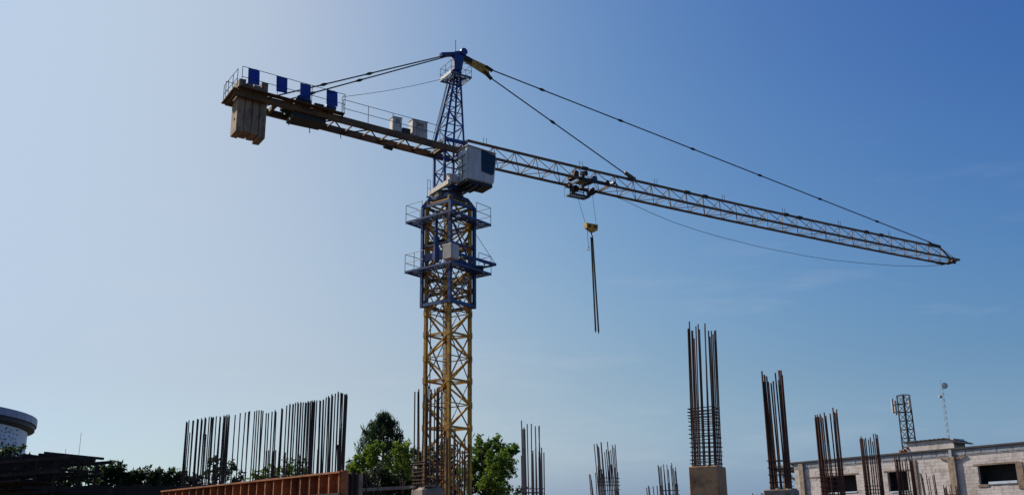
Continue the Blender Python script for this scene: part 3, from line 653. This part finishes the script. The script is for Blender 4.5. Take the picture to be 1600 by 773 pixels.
# ------------------------------------------------------------------ wall with starter bars and its orange formwork
ZW = 1.6 + EYE
A0, B0 = atz(265, 766, ZW), atz(543, 736, ZW); A0.z = B0.z = 0
T = (B0 - A0); LW = T.length; T.normalize(); NW = V((T.y, -T.x, 0))          # NW points to the viewer
if NW.dot(-A0) < 0: NW = -NW
rz = math.atan2(T.y, T.x)
form = thing('wall_formwork', 'rusty orange steel wall formwork with upright ribs under the starter bars', 'formwork', A0)
def W(u, v, z): return T * u + NW * v + Z * z
b = MB(); b.box(Matrix.Translation(W(LW / 2, .02, ZW - .24)) @ Matrix.Rotation(rz, 4, 'Z'), LW, .04, .44); b.build('face_sheet', m_orange, form)
b = MB(); b.box(Matrix.Translation(W(LW / 2, .02, (ZW - .5) / 2)) @ Matrix.Rotation(rz, 4, 'Z'), LW, .05, ZW - .5); b.build('shade_sheet', m_timber, form)  # dark sheet standing in for the shaded wall below the form
nb = 22; u = 0
for i in range(nb + 1):
    u = LW * (i / nb) ** .97 if i else .02
    piece('rib', W(u, .13, ZW - .46), W(u, .13, ZW - .045), .04 + rnd.uniform(-.008, .008), m_orange, form, .18, roll=NW)
b = MB(); b.bar(W(-.05, .12, ZW - .02), W(LW + .05, .12, ZW - .02), .25, .04, roll=Z); b.build('top_flange', m_orange, form)
b = MB(); b.bar(W(-.05, .12, ZW - .49), W(LW + .05, .12, ZW - .49), .2, .06, roll=Z); b.build('waler', m_timber, form)
b = MB(); b.bar(W(LW + .04, .1, ZW - .55), W(LW + .04, .1, ZW + .02), .07, .16, roll=NW); b.build('end_post', m_orange, form)
for dv in (-.1, -.24):
    b = MB(); b.bar(W(LW + .03, dv, .02), W(LW + .03, dv, ZW - .02), .06, .06, roll=NW); b.build('end_post', m_rust, form)
b = MB(); b.bar(W(LW + .02, -.2, .02), W(LW + .02, -.1, ZW - .05), .03, .3, roll=NW); b.build('end_sheet', m_timber, form)
wall = thing('concrete_wall', 'concrete wall bristling with a long row of tall starter bars behind orange formwork', 'wall', A0 - NW * .25)
b = MB(); b.box(Matrix.Translation(W(LW / 2, 0, ZW / 2)) @ Matrix.Rotation(rz, 4, 'Z'), LW - .1, .4, ZW - .06); b.build('wall_body', m_greyconc, wall)
def wall_bar(px_top, y_top, v, base_px=None):
    p0 = wall.location
    q = onplane(px_top, y_top, p0 + NW * v, NW) - p0
    uu = q.dot(T); zz = q.z
    lean = rnd.uniform(-.05, .05)
    piece('rebar', W(uu + lean, v, ZW - .2), W(uu, v, zz), .032, m_darkrust, wall, kind='rod')
tx = [133, 150, 175, 205, 212, 232, 256, 283, 297, 310, 330, 355, 380, 390, 400, 413, 455, 488, 522, 543, 550, 583, 597, 612, 627, 638, 660, 675, 698, 718, 762, 795, 815, 835, 853, 868, 887, 903, 918, 935, 952, 962, 977, 993, 1013, 1035, 1055, 1070, 1092, 1115, 1134, 1152, 1163, 1177, 1190]
env = [(133, 280), (205, 268), (300, 250), (413, 240), (455, 240), (545, 218), (640, 207), (660, 227), (700, 215), (762, 192), (815, 166), (853, 160), (935, 150), (1013, 142), (1055, 125), (1092, 105), (1134, 90), (1163, 92), (1190, 103)]
def envy(x):
    for (x0, y0), (x1, y1) in zip(env, env[1:]):
        if x <= x1: return y0 + (y1 - y0) * (x - x0) / (x1 - x0)
    return env[-1][1]
for i, x in enumerate(tx):
    for j, dv in enumerate((.14, -.14)):
        if j and (i % 3 == 1 or 440 < x < 700): continue
        xx = x + (rnd.uniform(2, 7) if j else 0); yy = envy(x) + rnd.uniform(0, 9) + (7 if j else 0)
        wall_bar(260 + xx * .2368, 590 + yy * .2368, dv)
for x, y in ((130, 365), (155, 360), (245, 365), (262, 370), (225, 380), (660, 480), (675, 475), (700, 490), (722, 475), (745, 475), (785, 490), (880, 510), (705, 480), (1000, 470), (1145, 330), (1130, 440), (1155, 300), (205, 300), (375, 300)):
    wall_bar(260 + x * .2368, 590 + y * .2368, -.05)

# plank beside the mast stub
pl = thing('scaffold_plank', 'grey timber plank laid level behind the chamfered grey stub', 'plank', at(600, 763, 26) * 1)
pc = pl.location.copy(); pl.location = (pc.x, pc.y, 0)
b = MB(); b.bar(V((-.75, .1, pc.z - .02)), V((.85, -.1, pc.z + .03)), .26, .07, roll=Z); b.build('board', m_greyconc, pl)
for x in (-.6, .65): 
    b = MB(); b.bar(V((x, 0, 0)), V((x, 0, pc.z - .03)), .07); b.build('prop', m_timber, pl)

# ------------------------------------------------------------------ timber and steel falsework at the lower left
fp = at(58, 732, 30); fz = fp.z
fw = thing('slab_falsework', 'dark slab falsework of pipes, joists and props below the round building', 'falsework', (fp.x, fp.y, 0))
FD = V((math.cos(R(-14)), math.sin(R(-14)), 0)); FN = V((-FD.y, FD.x, 0))
def Fp(u, v, z): return FD * u + FN * v + Z * (z + .035 * u)
for lev, (zz, u0, u1, nn) in enumerate(((fz + .15, -2.6, 1.75, 4), (fz - .22, -2.6, 1.5, 3), (fz - .75, -2.6, 1.2, 3))):
    for i in range(nn): piece('bearer', Fp(u0, -1 + 2.0 * i / (nn - 1), zz), Fp(u1 + rnd.uniform(-.1, .1), -1 + 2.0 * i / (nn - 1), zz + .0), .07, m_timber, fw, .09)
    u = u0 + .15
    while u < u1:
        e_ = rnd.uniform(-.3, .2); piece('joist', Fp(u, -1.25 + e_, zz + .1), Fp(u + rnd.uniform(-.08, .08), 1.25 + e_, zz + .1 + rnd.uniform(0, .03)), .07, m_timber if rnd.random() < .9 else m_rust, fw, .07); u += (.36, .55, .5)[lev] * rnd.uniform(.85, 1.15)
for i in range(7):
    for v in (-.9, .1, .9): piece('prop', Fp(-2.4 + i * .62, v, 0), Fp(-2.4 + i * .62, v, fz + .1), .07, m_timber, fw, kind='rod')
for i in range(7): piece('ply_sheet', Fp(-2.6 + i * .5, -.9, fz - .48), Fp(-2.6 + i * .5 + .47, -.9, fz - .48), 1.9, m_timber, fw, .03, roll=Z)
for i in range(9): piece('guard_board', Fp(-2.9 + i * .36, -1.3, fz - .95), Fp(-2.6 + i * .36, -1.3, fz - .97), .04, m_orange, fw, .05)
hb = thing('shade_screen', 'added dark plank screen standing in for shadow along the bottom left below the falsework', 'shade_screen', at(130, 760, 33))  # added dark planks stand in for the deep shadow at lower left
hb.location.z = 0
hz_ = at(130, 757, 33).z
for i in range(46):
    x = -4.9 + i * .2; piece('plank', V((x, rnd.uniform(0, .01), 0)), V((x, 0, hz_ + rnd.uniform(-.08, .02))), .03, m_timber, hb, .19, roll=V((1, 0, 0)))
for z in (.5, hz_ - .4): piece('rail', V((-5, .06, z)), V((4.3, .06, z)), .06, m_timber, hb, .1)

# ------------------------------------------------------------------ round building at the left
RC = V((-69.36, 100, 0)); zt = 13.3 + EYE
rb = thing('round_building', 'round pale building with overhanging grey rim and star shaped openings', 'building', RC)
b = MB(); b.lathe([(19.3, 0), (19.3, zt - .1)], 120); b.build('drum_wall', m_drum, rb)
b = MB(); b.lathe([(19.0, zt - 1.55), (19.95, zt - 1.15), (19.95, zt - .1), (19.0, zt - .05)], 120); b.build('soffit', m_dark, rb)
npan = 60
rest = MB()
for i in range(npan):
    a0, a1 = 2 * math.pi * i / npan, 2 * math.pi * (i + .985) / npan
    am = (a0 + a1) / 2; q = MB() if math.cos(am - R(-45)) > .55 else rest
    P4 = [V((math.cos(a) * r_, math.sin(a) * r_, z)) for a, r_, z in ((a0, 20.0, zt - .72), (a1, 20.0, zt - .72), (a1, 20.0, zt), (a0, 20.0, zt))]
    nrm = V((math.cos(am), math.sin(am), 0)); q.prism(P4, nrm * .12)
    if q is not rest: q.build('fascia_panel', m_fascia, rb)
rest.build('fascia', m_fascia, rb)
b = MB()
for k in range(3):
    a = math.pi * k / 3 + .3; d = V((0, math.cos(a), math.sin(a))); b.bar(V((0, 0, 0)) - d * .22, d * .22, .065, .04, roll=V((1, 0, 0)))
star = b.mesh('star_opening', m_dark)
for row in range(9):
    for i in range(95):
        if rnd.random() < .28: continue
        a = R(-80 + i * 1.05 + (row % 2) * .5 + rnd.uniform(-.25, .25)); zz = zt - 1.75 - row * .36 + rnd.uniform(-.1, .1)
        if i > 93 - row * 2: continue
        o = bpy.data.objects.new('star_opening', star); o.location = (19.31 * math.cos(a), 19.31 * math.sin(a), zz); o.rotation_euler = (rnd.uniform(0, 1), 0, a)
        sc_ = rnd.uniform(.25, .5) + (.35 if row > 3 and rnd.random() < .5 else 0); o.scale = (1, sc_, sc_)
        if R(-62) < a < R(8): link(o, rb)

# thin aerials above the falsework
for px, y0, y1, lab in ((127, 715, 675, 'tall hair thin aerial rising above the dark falsework'), (103, 715, 700, 'short thin aerial above the falsework')):
    p = at(px, y1, 60); t = thing('aerial', lab, 'aerial', (p.x, p.y, 0)); piece('aerial_rod', V((0, 0, 0)), V((0, 0, p.z)), .022, m_rail, t, kind='rod'); piece('aerial_base', V((0, 0, 0)), V((0, 0, 4)), .09, m_dark, t, kind='rod')

# ------------------------------------------------------------------ block building at the right
ZB = 5.4 + EYE
PA = atz(1240, 722, ZB); PB = atz(1600, 690, ZB); TU = (PB - PA); TU.z = 0; TU.normalize(); NF = V((TU.y, -TU.x, 0))
if NF.dot(PA) > 0: NF = -NF
O = V((PA.x, PA.y, 0)); LEN = 20.0
bld = thing('block_building', 'unfinished pale block building with dark open windows and flat roof', 'building', O)
def G(u, v, z): return TU * u + NF * v + Z * z
def uz(px, py):
    q = onplane(px, py, O, NF) - O; return q.dot(TU), q.z
rzb = math.atan2(TU.y, TU.x)
def fbox(name, u0, u1, v0, v1, z0, z1, m, par, bev=0):
    q = MB(); q.box(Matrix.Translation(G((u0 + u1) / 2, (v0 + v1) / 2, (z0 + z1) / 2)) @ Matrix.Rotation(rzb, 4, 'Z'), u1 - u0, abs(v1 - v0), z1 - z0, bev); return q.build(name, m, par)
wins = []
for (xa, ya), (xb, yb) in (((1289, 744), (1340, 767)), ((1386, 737), (1420, 766)), ((1527, 727), (1591, 753))):
    ua, za = uz(xa, ya); ub, zb_ = uz(xb, yb); _, za2 = uz(xb, ya - 3); wins.append((ua, ub, zb_, max(za, za2) if False else za))
# backing wall cut round the openings
cuts = sorted(wins)
u = 0.0
walls = []
for ua, ub, z0, z1 in cuts:
    walls.append((u, ua, 0, ZB - .5)); walls.append((ua, ub, 0, z0)); walls.append((ua, ub, z1, ZB - .5)); u = ub
walls.append((u, LEN, 0, ZB - .5))
q = MB()
for u0, u1, z0, z1 in walls: q.box(Matrix.Translation(G((u0 + u1) / 2, -.1, (z0 + z1) / 2)) @ Matrix.Rotation(rzb, 4, 'Z'), u1 - u0, .2, z1 - z0)
q.box(Matrix.Translation(G(LEN / 2, -7, (ZB - .5) / 2)) @ Matrix.Rotation(rzb, 4, 'Z'), LEN, .2, ZB - .5)
for uu in (.1, LEN - .1): q.box(Matrix.Translation(G(uu, -3.6, (ZB - .5) / 2)) @ Matrix.Rotation(rzb, 4, 'Z'), .2, 6.6, ZB - .5)
body = q.build('wall', m_mortar, bld)
pil = [(uz(1486, 740)[0], uz(1497, 740)[0]), (uz(1425, 740)[0], uz(1434, 740)[0])]
# blocks laid in running bond, slightly proud of the mortar
BL, BH = .46, .205; blocks = []
zlo = 4.0
row = 0; z = zlo
me_cache = {}
while z + BH < ZB - .5:
    u = -.23 * (row % 2) + .02
    while u < LEN - .1:
        u0, u1 = max(u, .02), min(u + BL - .008, LEN); z0, z1 = z, z + BH - .011
        segs = [(u0, u1)]
        for ua, ub, za, zb_ in [(a - .0, c + .0, d, e) for a, c, d, e in wins] + [(a, c, 0, 99) for a, c in pil]:
            if z1 > za + .02 and z0 < zb_ - .02:
                ns = []
                for a, c in segs:
                    if c <= ua or a >= ub: ns.append((a, c))
                    else:
                        if ua - a > .05: ns.append((a, ua))
                        if c - ub > .05: ns.append((ub, c))
                segs = ns
        for a, c in segs: blocks.append((a, c, z0, z1))
        u += BL
    z += BH; row += 1
def seen(bk):
    p = O + G((bk[0] + bk[1]) / 2, 0, (bk[2] + bk[3]) / 2); d = p - V((0, 0, EYE)); k = d.dot(_F)
    x, y = 800 + F_PX * d.dot(CR) / k, 386.5 - F_PX * d.dot(CU) / k
    return (0 if (x < 1600 and y < 775) else 1, -F_PX / k * (bk[1] - bk[0]))
blocks.sort(key=seen)
rest = MB(); ub_ = MB().box(Matrix.Identity(4), 1, 1, 1).mesh('block', m_block)
for i, (u0, u1, z0, z1) in enumerate(blocks):
    pr = .005 + rnd.uniform(0, .013)
    M_ = Matrix.Translation(G((u0 + u1) / 2, pr / 2 - .01, (z0 + z1) / 2)) @ Matrix.Rotation(rzb + rnd.uniform(-.006, .006), 4, 'Z')
    if i < 296:
        o = bpy.data.objects.new('block', ub_); o.parent = bld; o.matrix_basis = M_ @ Matrix.Diagonal((u1 - u0, pr + .02, z1 - z0, 1)); col.objects.link(o)
    else: rest.box(M_, u1 - u0, pr + .02, z1 - z0)
o = rest.build('block_courses', m_block, bld); o['kind'] = 'stuff'
# window reveals, sills, lintels
for i, (ua, ub, z0, z1) in enumerate(wins):
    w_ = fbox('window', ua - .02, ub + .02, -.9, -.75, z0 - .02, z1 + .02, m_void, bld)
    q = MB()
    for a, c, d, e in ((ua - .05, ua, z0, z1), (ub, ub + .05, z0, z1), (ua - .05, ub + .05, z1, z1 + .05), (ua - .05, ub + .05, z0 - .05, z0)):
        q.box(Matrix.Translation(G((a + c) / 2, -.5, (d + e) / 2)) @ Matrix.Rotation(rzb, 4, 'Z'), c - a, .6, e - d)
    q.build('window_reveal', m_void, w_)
    fbox('lintel', ua - .25, ub + .25, -.05, .03, z1 + .0, z1 + .1, m_brown, w_)
    if i == 2:
        fbox('sill', ua + .6, ub - .02, -.1, .07, z0 - .02, z0 + .13, m_sill, w_); fbox('sill', ua - .1, ua + .6, -.05, .06, z0 - .14, z0 - .01, m_brown, w_)
        fbox('shutter', ub + .02, ub + .42, .0, .06, z0 - .35, z1 + .05, m_brown, w_)
    else: fbox('sill', ua + .1, ub, -.1, .05, z0 - .06, z0 + .02, m_sill, w_)
fbox('string_course', 1.2, wins[0][0] - .3, .0, .035, wins[0][3] - .04, wins[0][3] + .05, m_brown, bld)
# parapet band with panels, roof edge
fbox('parapet', 0, LEN, -.2, .02, ZB - .5, ZB - .08, m_band, bld)
u = .3
while u < LEN: piece('parapet_panel', G(u, .03, ZB - .285), G(u + .92, .03, ZB - .285), .02, m_band, bld, .27, roll=Z); u += 1.0
fbox('roof', -.4, LEN, -7.2, .14, ZB - .08, ZB + .02, m_roof, bld)
for (a, c), mm, dp in ((pil[0], m_greyconc, .22), (pil[1], m_brown, .08)):
    fbox('pilaster', a, c, -.05, dp, 0, ZB - .52, mm, bld, .01)
a, c = pil[0]
q = MB(); 
for s_ in (-1, 1): q.bar(G((a + c) / 2 + s_ * .1, .1, ZB - .75), G((a + c) / 2 + s_ * .9, .1, ZB - .45), .09)
q.build('bracket', m_brown, bld); fbox('downpipe_head', (a + c) / 2 - .09, (a + c) / 2 + .09, .02, .2, ZB - .62, ZB - .1, m_galv, bld)
# raised roof box
ua = uz(1416, 705)[0]; ub = uz(1489, 700)[0]
rbx = fbox('roof_room', ua, ub, -1.4, -.15, ZB + .02, ZB + .62, m_block, bld)
q = MB()
m_ = 26
for i in range(m_):
    u0 = ua - .25 + (ub - ua + .75) * i / m_; u1 = ua - .25 + (ub - ua + .75) * (i + 1) / m_
    dz = .0 if i < m_ - 6 else -.06 * (i - m_ + 6); dz2 = .0 if i + 1 < m_ - 6 else -.06 * (i + 1 - m_ + 6)
    b0, b1 = .03 * (i % 2), .03 * ((i + 1) % 2)
    q.prism([G(u0, .0, ZB + .62 + dz + b0), G(u1, .0, ZB + .62 + dz2 + b1), G(u1, .0, ZB + .67 + dz2 + b1), G(u0, .0, ZB + .67 + dz + b0)], -NF * 1.5)
q.build('corrugated_roof', m_roof, bld)
q = MB()
for i in range(7): q.at(G(ua - .2 + rnd.uniform(-.4, .3), -.2, ZB + rnd.uniform(.02, .3)), .3, .16, .12, rnd.uniform(0, 3))
q.build('loose_bricks', m_orange, bld)
# left end: pillar and open canopy
fbox('corner_pillar', uz(1251, 740)[0], uz(1258, 740)[0], .0, .2, 0, ZB - .15, m_greyconc, bld, .01)
q = MB(); q.box(Matrix.Translation(G(-1.1, -2.3, ZB - .35)) @ Matrix.Rotation(rzb, 4, 'Z'), 2.4, 4.2, .3); q.bar(G(-.1, -.2, ZB - 1.2), G(-1.6, -.2, ZB - .5), .16); q.build('canopy', m_roof, bld)
fbox('canopy_edge', -2.3, 0, -.2, -.12, ZB - .3, ZB - .05, m_band, bld)
fbox('canopy_post', -.55, -.2, -1.2, -.9, 0, ZB - .6, m_orange, bld); fbox('canopy_post', -1.5, -1.35, -.6, -.45, 0, ZB - .5, m_greyconc, bld)

# ------------------------------------------------------------------ antenna towers behind
tp = at(1411, 617, 95); bt = thing('antenna_tower', 'steel lattice antenna tower with white panel antennas behind the roof', 'antenna tower', (tp.x, tp.y, 0), rz=R(20)); zt = tp.z
tr, brr = .56, .68
def AT(k, z, r_=None): a = R(45 + 90 * k); rr = (r_ or (brr + (tr - brr) * z / zt)); return V((rr * math.cos(a), rr * math.sin(a), z))
b = MB()
for k in range(4): b.bar(AT(k, 0), AT(k, zt), .09)
lat = b.build('lattice', m_dark, bt)
z = zt; i = 0
while z > 5:
    for k in range(4):
        piece('strut', AT(k, z), AT((k + 1) % 4, z), .06, m_dark, lat); piece('strut', AT(k, z), AT((k + 1) % 4, z - .8), .045, m_dark, lat)
    z -= .8; i += 1
b = MB(); b.bar(V((0, 0, zt - .9)), V((-1.55, -.2, zt - .9)), .08); b.bar(V((0, 0, zt - 1.6)), V((-1.55, -.2, zt - 1.6)), .08); b.bar(V((-.8, -.1, zt - .9)), V((-.8, -.1, zt - 1.6)), .06); b.build('antenna_arm', m_dark, bt)
for x, y, dz in ((-1.6, -.3, -1.1), (-1.3, -.3, -1.25), (.05, -.68, -.8), (.8, .2, -.9)):
    b = MB(); b.at(V((x, y, zt + dz)), .22, .16, 1.35, 0, .03); b.build('panel_antenna', m_white, bt)
tp = at(1471, 603, 150); zt = tp.z; dm = thing('dish_mast', 'slim pale lattice mast topped by a round white dish', 'antenna mast', (tp.x, tp.y, 0), rz=R(10))
b = MB()
for k in range(3): a = R(120 * k); b.bar(V((.25 * math.cos(a), .25 * math.sin(a), 0)), V((.22 * math.cos(a), .22 * math.sin(a), zt)), .03)
lat = b.build('mast_lattice', m_galv, dm); z = zt; i = 0
while z > 8:
    for k in range(3):
        a, c = R(120 * k), R(120 * (k + 1)); piece('strut', V((.23 * math.cos(a), .23 * math.sin(a), z)), V((.23 * math.cos(c), .23 * math.sin(c), z - .55)), .03, m_galv, lat)
    z -= .9
b = MB(); Mx = Matrix.Translation((.25, -.4, zt)) @ Matrix.Rotation(R(-25), 4, 'Z') @ Matrix.Rotation(R(80), 4, 'X')
prev = None
for r_, zz in ((.02, -.12), (.26, -.09), (.44, 0), (.46, .0), (.46, .18), (.02, .24)):
    rg = [b.bm.verts.new(Mx @ V((r_ * math.cos(t * math.pi / 9), r_ * math.sin(t * math.pi / 9), zz))) for t in range(18)]
    if prev:
        for t in range(18): b.bm.faces.new((prev[t], prev[(t + 1) % 18], rg[(t + 1) % 18], rg[t]))
    prev = rg
b.build('dish', m_white, dm); b = MB(); b.at(V((-.5, -.2, zt - 1.6)), .5, .3, .4, 0, .05); b.build('radio_unit', m_white, dm)
piece('tip_rod', V((-.1, 0, zt)), V((-.1, 0, zt + 1.0)), .05, m_galv, dm, kind='rod')

# ------------------------------------------------------------------ trees
def leaves(blobs, size, dens, parent, m, name='crown', drop=0.0, flat=.8, seed=1):
    rr = random.Random(seed); vs = []; fs = []
    for (c, r_, rv) in blobs:
        n_ = int(dens * r_ * r_ * 12)
        subs = [(V((rr.gauss(0, 1), rr.gauss(0, 1), rr.gauss(0, 1))).normalized() * rr.uniform(.35, 1.0), rr.uniform(.16, .4)) for _ in range(22)]
        for i in range(n_):
            sc, sr = subs[rr.randrange(22)]
            d = sc + V((rr.gauss(0, .5), rr.gauss(0, .5), rr.gauss(0, .5))) * sr
            p = c + V((d.x * r_, d.y * r_, d.z * rv))
            s_ = size * rr.uniform(.5, 1.25)
            nrm = (V((rr.gauss(0, 1), rr.gauss(0, 1), rr.gauss(0, 1) + .5))).normalized()
            ax_ = nrm.cross(V((rr.gauss(0, 1), rr.gauss(0, 1), rr.gauss(0, 1)))).normalized()
            if drop: ax_ = (ax_ * (1 - drop) + V((d.x * .6, d.y * .6, -.5)) * drop).normalized(); nrm = ax_.cross(V((rr.gauss(0, 1), rr.gauss(0, 1), rr.gauss(0, 1)))).normalized()
            bx = nrm.cross(ax_); k = len(vs)
            vs += [p - ax_ * s_, p + bx * s_ * .34 - ax_ * s_ * .1, p + ax_ * s_, p - bx * s_ * .34 - ax_ * s_ * .1]; fs.append((k, k + 1, k + 2, k + 3))
    me = bpy.data.meshes.new(name); me.from_pydata([tuple(v) for v in vs], [], fs); me.materials.append(m)
    return link(bpy.data.objects.new(name, me), parent)
def tree(name, label, cat, px, Y, blobs, m, size=.22, dens=26, drop=0., group='trees beyond the building site', seed=1, extra=None, vert=1.0, trunk=.22):
    c0 = at(px, 770, Y); base = V((c0.x, c0.y, 0)); t = thing(name, label, cat, base, group)
    bl = []
    for (x, y, rp_) in blobs:
        c = at(x, y, Y); r_ = rp_ * c.y / F_PX; rr = random.Random(x * 7 + y); c = c + V((0, rr.uniform(-.5, .5) * r_, 0)) - base; bl.append((c, r_, r_ * vert))
    top = max(bl, key=lambda q: q[0].z)[0]
    b = MB(); mid = V((top.x * .3, top.y * .3, top.z * .5))
    b.tube([V((0, 0, 0)), V((0, 0, top.z * .2)), mid, top], [trunk, trunk * .85, trunk * .55, trunk * .15], 8)
    for c, r_, _ in bl:
        if c is top: continue
        f = min(.8, max(.15, (c.z - r_) / max(top.z, .1) * .8)); s0 = V((0, 0, 0)).lerp(mid, min(1, f * 2)) if f < .5 else mid.lerp(top, (f - .5) * 2)
        b.tube([s0, s0.lerp(c, .5) + V((0, 0, .15 * r_)), c], [trunk * .4, trunk * .25, trunk * .08], 6)
    b.build('trunk', m_bark, t)
    leaves(bl, size, dens, t, m, drop=drop, seed=seed)
    if extra:
        eb = [(at(x, y, Y - 1.2) - base, rp_ * (Y - 1.2) / F_PX, rp_ * (Y - 1.2) / F_PX * 1.15) for x, y, rp_ in extra[0]]
        leaves(eb, extra[2], extra[3], t, extra[1], name='fresh_growth', drop=.35, seed=seed + 50)
    return t
# conifer with upturned tufts
def conifer(px, Y, ytop, label):
    tp_ = at(px, ytop, Y); base = V((tp_.x, tp_.y, 0)); zt = tp_.z; t = thing('conifer', label, 'conifer', base, 'trees beyond the building site')
    b = MB(); b.tube([V((0, 0, 0)), V((0, 0, zt * .5)), V((0, 0, zt))], [.2, .14, .03], 8); tr_ = b.build('trunk', m_bark, t)
    rr = random.Random(5); vs = []; fs = []; lb = MB()
    z = zt * .42
    while z < zt - .1:
        f = (zt - z) / (zt * .58); rad = min(2.1, .2 + 2.7 * f ** .8)
        for k in range(9):
            a = rr.uniform(0, 6.28); rd = rad * rr.uniform(.55, 1.05)
            tipp = V((math.cos(a) * rd, math.sin(a) * rd, z + rd * rr.uniform(.15, .55))); st = V((0, 0, z))
            lb.tube([st, st.lerp(tipp, .6) - V((0, 0, .05)), tipp], [.04, .025, .01], 5)
            for j in range(48):
                u_ = 1.06 - abs(rr.gauss(0, .17)); p = st.lerp(tipp, u_) + V((rr.gauss(0, .085), rr.gauss(0, .085), rr.gauss(.1, .17)))
                d = V((rr.gauss(0, .4), rr.gauss(0, .4), 1 + rr.gauss(0, .3))).normalized(); s_ = rr.uniform(.08, .2); bx = d.cross(V((rr.gauss(0, 1), rr.gauss(0, 1), 0))).normalized() * s_ * .22
                k_ = len(vs); vs += [p - d * s_, p + bx, p + d * s_, p - bx]; fs.append((k_, k_ + 1, k_ + 2, k_ + 3))
        z += .27
    lb.build('limbs', m_bark, t)
    me = bpy.data.meshes.new('crown'); me.from_pydata([tuple(v) for v in vs], [], fs); me.materials.append(m_needle); link(bpy.data.objects.new('crown', me), t)
conifer(600, 62, 654, 'dark pointed conifer with upturned tufts left of the mast')
tree('broadleaf_tree', 'dense shaded tree filling the gap behind the crane mast', 'tree', 690, 66, [(655, 725, 24), (690, 715, 26), (672, 750, 26), (715, 745, 26), (700, 770, 26), (650, 765, 22)], m_leaf_dark, .22, 42, seed=2)
tree('broadleaf_tree', 'large bushy tree right of the mast with sunlit upper leaves', 'tree', 765, 64, [(752, 694, 17), (775, 700, 20), (745, 718, 22), (770, 730, 26), (790, 712, 17), (800, 702, 10), (750, 755, 26), (775, 765, 24), (806, 700, 8), (735, 745, 20)], m_leaf_mid, .21, 44, seed=3)
tree('bamboo_clump', 'bright feathery bamboo drooping in front of the large bushy tree', 'bamboo', 775, 58, [(785, 712, 11), (792, 726, 14), (780, 738, 16), (764, 748, 14), (770, 726, 12), (798, 738, 10), (755, 757, 11), (780, 758, 15), (765, 708, 7), (748, 690, 6)], m_leaf_bright, .13, 110, .5, seed=4, vert=1.1, trunk=.08)
tree('bamboo_clump', 'bright feathery bamboo on the left flank of the conifer', 'bamboo', 580, 57, [(582, 703, 13), (573, 714, 12), (592, 698, 10), (568, 728, 13), (557, 720, 9), (585, 722, 12), (548, 730, 8), (602, 715, 7)], m_leaf_bright, .13, 100, .5, seed=5, vert=1.2, trunk=.08)
tree('bamboo_clump', 'bright feathery bamboo on the right flank of the conifer', 'bamboo', 626, 57, [(622, 703, 12), (629, 716, 13), (634, 700, 9), (618, 726, 12), (643, 720, 10), (638, 735, 9)], m_leaf_bright, .13, 100, .5, seed=6, vert=1.25, trunk=.08)
tree('shade_tree', 'low dark tree mass beneath the conifer', 'tree', 600, 58, [(560, 745, 20), (590, 745, 24), (620, 748, 24), (645, 750, 18), (600, 768, 26), (560, 768, 22), (638, 768, 22), (548, 728, 10)], m_leaf_dark, .21, 46, seed=7)
tree('broadleaf_tree', 'dark tree seen through the left end of the starter bars', 'tree', 345, 52, [(335, 722, 15), (350, 735, 17), (330, 745, 16), (362, 728, 9), (372, 748, 14)], m_leaf_dark, .17, 34, seed=8)
tree('broadleaf_tree', 'olive green trees seen through the middle starter bars', 'tree', 430, 56, [(400, 740, 13), (425, 738, 14), (450, 728, 15), (470, 724, 12), (440, 748, 16), (478, 742, 14), (410, 752, 14), (465, 750, 15)], m_leaf_mid, .17, 32, seed=9)
tree('shade_tree', 'dark bushy treetop right behind the falsework edge', 'tree', 190, 50, [(215, 745, 14), (150, 745, 14), (178, 748, 16), (185, 732, 14), (170, 735, 14), (165, 750, 18), (200, 745, 15), (150, 728, 9), (190, 762, 20)], m_leaf_dark, .15, 110, seed=10)
tree('shade_tree', 'dark hedge like treetops left of the starter bar wall', 'tree', 250, 50, [(236, 750, 14), (258, 750, 14), (285, 745, 12), (212, 748, 12), (225, 742, 13), (248, 741, 12), (268, 740, 11), (240, 758, 18), (275, 752, 16), (215, 760, 18), (290, 758, 16), (305, 750, 12)], m_leaf_dark, .15, 110, seed=11)
tree('shade_tree', 'dark shrub tree at the foot of the round building', 'tree', 15, 70, [(5, 705, 13), (20, 708, 12), (33, 700, 7), (30, 716, 14), (0, 722, 18), (50, 722, 14), (75, 725, 14)], m_leaf_dark, .2, 34, seed=12)
tree('shade_tree', 'wide dark tree screen behind the falsework props', 'tree', 80, 48, [(20, 750, 24), (60, 752, 24), (100, 750, 24), (135, 750, 22), (40, 735, 14), (90, 735, 12), (125, 735, 12)], m_leaf_dark, .2, 50, seed=13)
tree('broadleaf_tree', 'small dark bush tucked at the foot of the slender bar cage', 'bush', 820, 60, [(818, 765, 9), (808, 770, 10)], m_leaf_dark, .16, 34, seed=14, trunk=.1)
print('objects', len(bpy.data.objects))
